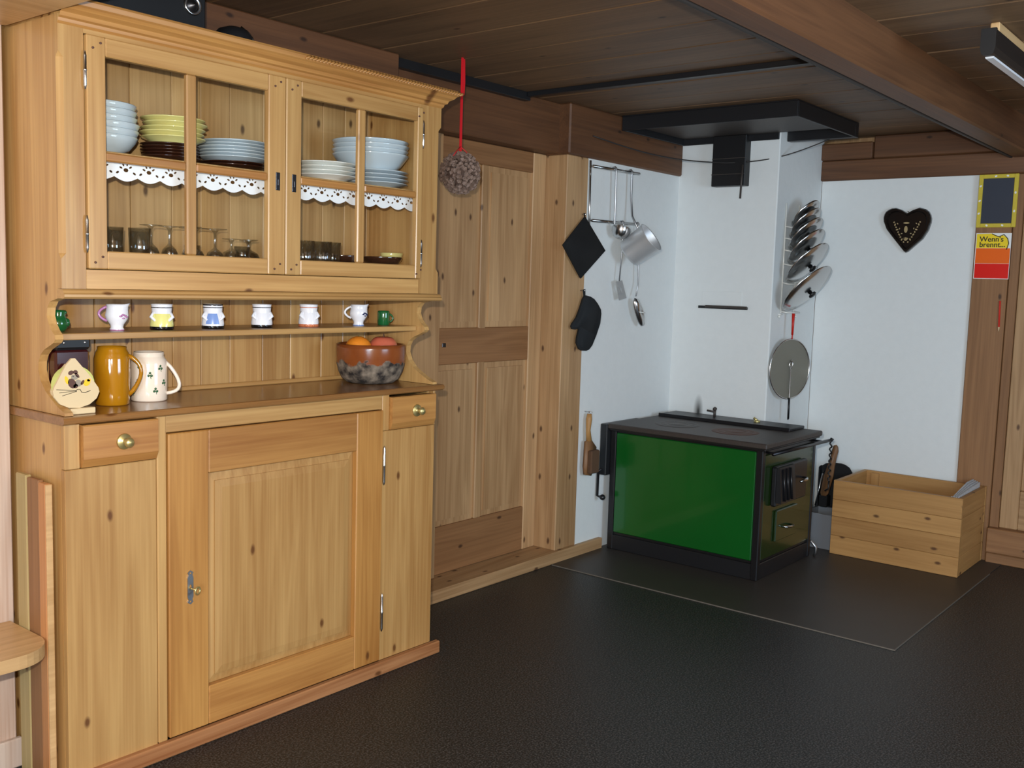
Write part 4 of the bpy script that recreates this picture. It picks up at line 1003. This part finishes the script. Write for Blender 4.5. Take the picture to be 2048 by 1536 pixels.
MB().box(-1.572, -1.492, YW - .075, YW - .046, .462, .590, .006).build('bristles', 'bristle', t)
MB().tube([(-1.545, YW - .034, .64), (-1.556, YW - .034, .70), (-1.552, YW - .034, .76), (-1.549, YW - .034, .79)], [.016, .013, .017, .013], 10).build('handle', 'crate_z', t, True)
MB().tube([(-1.549, YW - .05, .80), (-1.549, YW - .002, .80)], .003, 6).build('nail', 'steel', t, True)

# hanging dried-flower ball
bx, by, bz, br = -2.853, .232, 1.945, .086
t = thing('hanging_ball', 'brown dried-flower ball hanging from the ceiling on a red ribbon', 'ornament', (bx, by, bz))
MB().box(bx - .007, bx + .007, by - .0012, by + .0012, bz + br * .95, CZ).build('ribbon', 'red_ribbon', t)
MB().add([(bx - .002, by - .004, CZ - .16), (bx + .012, by - .004, CZ - .15), (bx + .016, by - .004, CZ - .10), (bx + .012, by - .004, CZ - .005), (bx - .004, by - .004, CZ - .005),
          (bx - .002, by + .001, CZ - .16), (bx + .012, by + .001, CZ - .15), (bx + .016, by + .001, CZ - .10), (bx + .012, by + .001, CZ - .005), (bx - .004, by + .001, CZ - .005)],
         [(0, 1, 2, 3, 4), (9, 8, 7, 6, 5)] + [(k, (k + 1) % 5, 5 + (k + 1) % 5, 5 + k) for k in range(5)]).build('ribbon_bow', 'red_ribbon', t)
for s_ in (-1, 1):
    MB().tube([(bx, by, bz + br * 1.28), (bx + s_ * .035, by - .01, bz + br * 1.0), (bx + s_ * .06, by - .015, bz + br * .75)], .002, 5).build('red_cord', 'red_ribbon', t, True)
MB().ball((bx, by, bz), br * .72, 3).build('core', 'drycore', t, True)
g = MB(); N_ = 330
for k in range(N_):
    z_ = 1 - 2 * (k + .5) / N_; a = k * 2.39996; r_ = math.sqrt(1 - z_ * z_)
    d = Vector((r_ * math.cos(a), r_ * math.sin(a), z_)); d = (d + Vector([rnd.uniform(-.18, .18) for _ in range(3)])).normalized()
    h_ = d.orthogonal().normalized(); e_ = d.cross(h_)
    c_ = Vector((bx, by, bz)); L_ = br * rnd.uniform(.88, 1.06); ww = .0105
    vs = [c_ + d * br * .66]
    for j in range(5):
        an = j * 2 * math.pi / 5 + k; vs.append(c_ + d * L_ + (h_ * math.cos(an) + e_ * math.sin(an)) * ww * rnd.uniform(.8, 1.3))
    vs.append(c_ + d * (L_ - .008))
    g.add(vs, [(0, 1 + j, 1 + (j + 1) % 5) for j in range(5)] + [(6, 1 + (j + 1) % 5, 1 + j) for j in range(5)])
o = g.build('dried_florets', 'drygrass', t); o['kind'] = 'stuff'

# =================================================================== CHIMNEY SIDE AND END WALL
CY = -.19
t = thing('lid_rack', 'white wire lid rack fixed to the chimney side', 'rack', (-.42, CY, 1.34))
for xs in (-.515, -.335):
    MB().tube([(xs, CY - .006, 1.36), (xs, CY - .006, 1.995)], .005, 6).build('rack_upright', 'china_white', t, True)
tl = math.radians(42)
lids = [(-.478, 1.504, .178), (-.458, 1.652, .155), (-.455, 1.746, .135), (-.455, 1.819, .125), (-.455, 1.880, .115), (-.436, 1.936, .10)]
RL = ['lowest and largest steel pan lid in the wire rack on the chimney side', 'second steel pan lid from the bottom of the wire rack', 'third steel pan lid from the bottom of the wire rack', 'third steel pan lid from the top of the wire rack', 'second steel pan lid from the top of the wire rack', 'topmost and smallest steel pan lid in the wire rack']
for i, (lx, lz, lr) in enumerate(lids):
    cy = CY - .022 - lr * math.sin(tl)
    q = thing('pan_lid', RL[i], 'lid', (lx, cy, lz), group='pan lids in the wire rack')
    Ml = Matrix.Rotation(math.radians(90) + tl, 4, 'X')      # foot against the wall, upper edge leaning out
    a_ = [(lr * 1.0, -.004), (lr * 1.0, .002), (lr * .95, .004), (lr * .92, .010), (lr * .6, .020), (lr * .2, .025), (0, .026), (0, .023), (lr * .6, .017), (lr * .9, .006), (lr * .95, -.003), (lr, -.004)]
    MB().lathe(a_, (0, 0, 0), 40).xf(Ml).build('lid_plate', 'steel', q, True, local=True)
    MB().lathe([(0, .026), (.012, .026), (.010, .038), (.022, .042), (.024, .050), (.014, .056), (0, .057)], (0, 0, 0), 20).xf(Ml).build('lid_knob', 'black', q, True, local=True)
    zz = lz - lr * math.cos(tl)
    MB().tube([(-.515, CY - .006, zz), (-.515, CY - .045, zz - .008), (-.335, CY - .045, zz - .008), (-.335, CY - .006, zz)], .004, 6).build('rack_bar', 'china_white', t, True)
for xs in (-.54, -.31):
    MB().tube([(xs, CY - .004, 1.352), (xs + .03 * (1 if xs < -.4 else -1), CY - .012, 1.352)], .005, 6).ball((xs, CY - .010, 1.340), .009, 1).build('rack_foot', 'china_white', t, True)
t = thing('splatter_screen', 'round wire splatter screen with long handle hanging on the chimney side', 'splatter screen', (-.40, CY - .03, 1.03))
Rz = T(-.470, CY - .062, 1.035) @ Matrix.Rotation(math.radians(-16), 4, 'Z')
MB().lathe([(0, -.001), (.172, -.001), (.172, .001), (0, .001)], (0, 0, 0), 44).xf(Rz @ Matrix.Rotation(math.radians(90), 4, 'X')).build('mesh_disc', 'screen_mesh', t)
MB().tube([(.175 * math.cos(a), 0, .175 * math.sin(a)) for a in [k * 2 * math.pi / 44 for k in range(44)]], .005, 6, True).xf(Rz).build('rim', 'steel', t, True)
MB().tube([(.0, -.006, .0), (.018, -.006, .028), (.005, -.006, .052), (-.014, -.006, .030), (.0, -.006, 0), (.002, -.006, -.18), (.002, -.006, -.30)], .004, 6).xf(Rz).build('wire_loop', 'steel', t, True)
MB().tube([(.002, -.006, -.17), (.004, -.006, -.295)], .006, 8).xf(Rz).build('handle', 'black', t, True)
MB().tube([(.0, -.004, .175), (.0, -.004, .205)], .004, 6).tube([(.0, -.004, .20), (.0, -.004, .325)], [.006, .009], 8).xf(Rz).build('hanging_strap', 'redstick', t, True)

heart = [(-0.722, 1.962), (-0.707, 1.970), (-0.692, 1.98), (-0.656, 1.993), (-0.632, 1.991), (-0.613, 1.983), (-0.598, 1.972), (-0.590, 1.957), (-0.586, 1.938), (-0.588, 1.915), (-0.607, 1.87), (-0.642, 1.827), (-0.685, 1.776), (-0.716, 1.740), (-0.727, 1.733), (-0.738, 1.738), (-0.77, 1.768), (-0.816, 1.811), (-0.845, 1.861), (-0.857, 1.905), (-0.858, 1.928), (-0.852, 1.950), (-0.842, 1.968), (-0.825, 1.982), (-0.790, 1.992), (-0.752, 1.979), (-0.737, 1.970)]
hc = (-.722, 1.875)
sc_ = lambda s: [(hc[0] + (a - hc[0]) * s, hc[1] + (b - hc[1]) * s) for a, b in heart]
t = thing('heart_mould', 'black heart-shaped wall ornament with painted flowers on the white wall', 'ornament', (-.02, -.722, 1.73))
n_ = len(heart); vs = []
for s_, xx in ((1.0, 0.0), (1.0, -.022), (.96, -.030), (.86, -.030), (.80, -.016)): vs += [(xx - .001, a, b) for a, b in sc_(s_)]
fs = [(r * n_ + k, r * n_ + (k + 1) % n_, r * n_ + n_ + (k + 1) % n_, r * n_ + n_ + k) for r in range(4) for k in range(n_)] + [tuple(4 * n_ + k for k in range(n_)), tuple(range(n_))]
MB().add(vs, fs).build('heart_body', 'heart_black', t)
g = MB()
for s_ in (-1, 1):
    for k in range(9):
        u = k / 8; yy = hc[0] + s_ * (.012 + .062 * u ** .8); zz = 1.795 + .115 * u
        g.prism(circ(yy, zz, .0075 if k % 2 else .005, .004, 8, s_ * (1.0 + k)), 'x', -.0185, -.0165)
        if k % 2: g.prism(circ(yy - s_ * .014, zz + .006, .005, .003, 8, k), 'x', -.0185, -.0165)
g.prism(circ(hc[0] + .004, 1.868, .010, .020, 14), 'x', -.0185, -.0165).prism(circ(hc[0] + .002, 1.812, .011, .010, 10), 'x', -.0185, -.0165).prism(circ(hc[0] + .003, 1.905, .018, .005, 10), 'x', -.0185, -.0165)
g.build('painted_flowers', 'heart_gold', t)
MB().tube([(0, -.722, 1.972), (-.012, -.722, 1.972)], .003, 6).build('hanger', 'steel', t)

PX = -.02
t = thing('chalk_board', 'small slate blackboard with yellow frame on the post', 'blackboard', (PX, -1.2, 1.873))
B(PX - .008, PX - .001, -1.285, -1.125, 1.893, 2.143, c=0).build('slate', 'chalk_slate', t)
for ya, yb, za, zb in ((-1.306, -1.284, 1.873, 2.163), (-1.126, -1.104, 1.873, 2.163), (-1.284, -1.126, 1.873, 1.895), (-1.284, -1.126, 2.141, 2.163)):
    B(PX - .014, PX - .001, ya, yb, za, zb, c=.002).build('frame_bar', 'board_yellow', t)
g = MB()
for yy, zz in ((-1.115, 2.10), (-1.115, 2.02), (-1.115, 1.95), (-1.19, 2.152), (-1.25, 2.152), (-1.295, 2.06), (-1.295, 1.96), (-1.24, 1.884), (-1.16, 1.884)):
    g.prism(circ(yy, zz, .007, .005, 8, yy * 40), 'x', PX - .0155, PX - .0135)
g.build('frame_print', 'paper_white', t)
t = thing('fire_notice', 'yellow, orange and red fire notice under the small blackboard', 'notice', (PX, -1.2, 1.59))
B(PX - .004, PX - .0005, -1.290, -1.108, 1.590, 1.842, c=0).build('card', 'paper_white', t)
MB().prism([(-1.112, 1.838), (-1.19, 1.840), (-1.222, 1.826), (-1.25, 1.830), (-1.268, 1.815), (-1.276, 1.790), (-1.272, 1.760), (-1.112, 1.760)], 'x', PX - .0052, PX - .0038).build('yellow_field', 'paper_yellow', t)
B(PX - .0052, PX - .0038, -1.288, -1.112, 1.675, 1.759, c=0).build('orange_field', 'paper_orange', t)
B(PX - .0052, PX - .0038, -1.288, -1.112, 1.593, 1.674, c=0).build('red_field', 'paper_red', t)
MB().mesh(textmesh("Wenn's", .040), T(PX - .0058, -1.128, 1.796) @ YZ).build('lettering', 'print_black', t)
MB().mesh(textmesh("brennt...", .040), T(PX - .0058, -1.128, 1.766) @ YZ).build('lettering', 'print_black', t)
MB().tube([(PX - .006, -1.19, 1.838), (PX - .006, -1.225, 1.822), (PX - .006, -1.252, 1.834), (PX - .006, -1.272, 1.812), (PX - .006, -1.279, 1.786), (PX - .006, -1.270, 1.752)], .0022, 5).build('flame_outline', 'print_black', t, True)
t = thing('red_pencil', 'red pencil hanging on the wooden post below the notice', 'pencil', (PX - .006, -1.262, 1.30))
MB().tube([(PX - .007, -1.262, 1.325), (PX - .007, -1.258, 1.47)], .005, 6).build('pencil_shaft', 'redstick', t)
MB().tube([(PX - .007, -1.2625, 1.302), (PX - .007, -1.262, 1.325)], [.001, .005], 6).build('pencil_tip', 'tile_wood', t)

# strip lamp under the ceiling
t = thing('strip_lamp', 'black strip lamp on a pale wooden batten under the ceiling', 'lamp', (-1.7, -1.71, 2.27))
B(-2.30, -.75, -1.716, -1.686, 2.384, CZ, c=.003).build('mounting_batten', 'bench', t)
lp = [(-1.722, 2.383), (-1.723, 2.325), (-1.718, 2.305), (-1.711, 2.299), (-1.691, 2.299), (-1.684, 2.305), (-1.679, 2.325), (-1.680, 2.383)]
MB().prism(lp, 'x', -2.36, -.80).build('housing', 'black', t)
MB().prism([(-1.715, 2.2985), (-1.713, 2.2925), (-1.689, 2.2925), (-1.687, 2.2985)], 'x', -2.34, -.84).build('diffuser', 'lamp_white', t)
for xs in (-2.372, -.80):
    MB().prism([(-1.701 + (a + 1.701) * 1.12, 2.341 + (b - 2.341) * 1.06) for a, b in lp], 'x', xs, xs + .014).build('end_cap', 'black', t)

# =================================================================== WOOD CRATE AND HEARTH TOOLS
cx0, cx1, cy0, cy1, chh = -.52, -.03, -1.268, -.575, .43
t = thing('wood_crate', 'open knotty pine firewood crate standing against the end wall', 'crate', (-.27, -.92, .004))
zs = [.0045, .112, .222, .320, chh]
for k in range(4):
    B(cx0, cx0 + .022, cy0, cy1, zs[k] + .0006, zs[k + 1] - .0006, c=.0015).build('plank', 'crate_y', t)
    B(cx1 - .022, cx1, cy0, cy1, zs[k] + .0006, zs[k + 1] - .0006, c=.0015).build('plank', 'crate_y', t)
    B(cx0 + .0225, cx1 - .0225, cy0 + .002, cy0 + .024, zs[k] + .0006, zs[k + 1] - .0006, c=.0015).build('plank', 'crate_x', t)
    B(cx0 + .0225, cx1 - .0225, cy1 - .024, cy1 - .002, zs[k] + .0006, zs[k + 1] - .0006, c=.0015).build('plank', 'crate_x', t)
B(cx0 + .023, cx1 - .023, cy0 + .025, cy1 - .025, .006, .02, c=0).build('bottom', 'crate_y', t)
B(cx1 - .045, cx1 - .0225, cy1 - .10, cy1 - .055, .022, chh - .01, c=.002).build('corner_batten', 'crate_z', t)
t = thing('newspaper', 'folded newspaper standing up in the near corner of the crate', 'newspaper', (-.30, -1.21, .02))
for k in range(4):
    MB().prism([(cx0 + .03, .022), (-.08, .022), (-.08, .455 + .004 * k), (-.2, .452 + .005 * k), (cx0 + .06, .436 - .004 * k), (cx0 + .03, .43)], 'y', cy0 + .027 + k * .011, cy0 + .034 + k * .011).build('newspaper_sheet', 'newsprint', t)
t = thing('ash_shovel', 'black hearth shovel standing upright behind the stove', 'shovel', (-.27, -.46, .004))
MB().prism([(-.372, .02), (-.555, .02), (-.562, .430), (-.545, .455), (-.52, .468), (-.495, .474), (-.44, .472), (-.40, .462), (-.372, .44)], 'x', -.206, -.20).build('blade', 'black', t)
MB().prism([(-.372, .02), (-.380, .02), (-.380, .45), (-.372, .44)], 'x', -.24, -.206).build('blade_lip', 'black', t)
t = thing('hearth_brush', 'wooden-handled hearth brush leaning upright in front of the black shovel', 'brush', (-.27, -.46, .2))
pad([(-.502, .585), (-.506, .560), (-.493, .490), (-.486, .400), (-.464, .300), (-.452, .284), (-.425, .284), (-.418, .300), (-.432, .400), (-.458, .490), (-.474, .570), (-.480, .592), (-.492, .597)], .285, .03, .006).xf(Matrix(((0, -1, 0, 0), (1, 0, 0, 0), (0, 0, 1, 0), (0, 0, 0, 1)))).build('handle', 'handlewood', t, True)
B(-.312, -.256, -.462, -.412, .217, .286, c=.004).build('bristles', 'black', t)
t = thing('ash_bucket', 'grey metal ash box between stove and crate', 'ash box', (-.36, -.49, .004))
MB().box(-.46, -.455, -.553, -.385, .0045, .205).box(-.25, -.245, -.553, -.385, .0045, .205).box(-.455, -.25, -.553, -.548, .0045, .205).box(-.455, -.25, -.39, -.385, .0045, .205).box(-.455, -.25, -.548, -.39, .0045, .012).build('box_body', 'ashgrey', t)
MB().tube([(-.458, -.555, .205), (-.458, -.383, .205), (-.247, -.383, .205), (-.247, -.555, .205)], .005, 6, True).build('rolled_rim', 'ashgrey', t, True)
t = thing('fire_tongs', 'twisted iron fire hook hanging from the stove rail end', 'fire hook', (-.56, sy0 - .045, .40))
pts = [(-.575 + .006 * math.cos(k * 1.2), sy0 - .05 + .006 * math.sin(k * 1.2), .655 - k * .0065) for k in range(36)]
MB().tube([(-.575, sy0 - .045, .674), (-.570, sy0 - .06, .668)] + pts, .0045, 6).build('twisted_shaft', 'black', t, True)
MB().tube([(-.575, sy0 - .05, .425), (-.575, sy0 - .05, .385), (-.575, sy0 - .03, .37)], .0045, 6).build('hook_end', 'black', t, True)
t = thing('poker', 'thin bright steel poker leaning in front of the shovel', 'poker', (-.3, -.39, .2))
MB().tube([(-.262, -.372, .2065), (-.24, -.400, .41)], .005, 7).build('shaft', 'steel', t, True)
MB().tube([(-.24, -.400, .41), (-.238, -.402, .425)], .007, 7).build('tip', 'black', t, True)
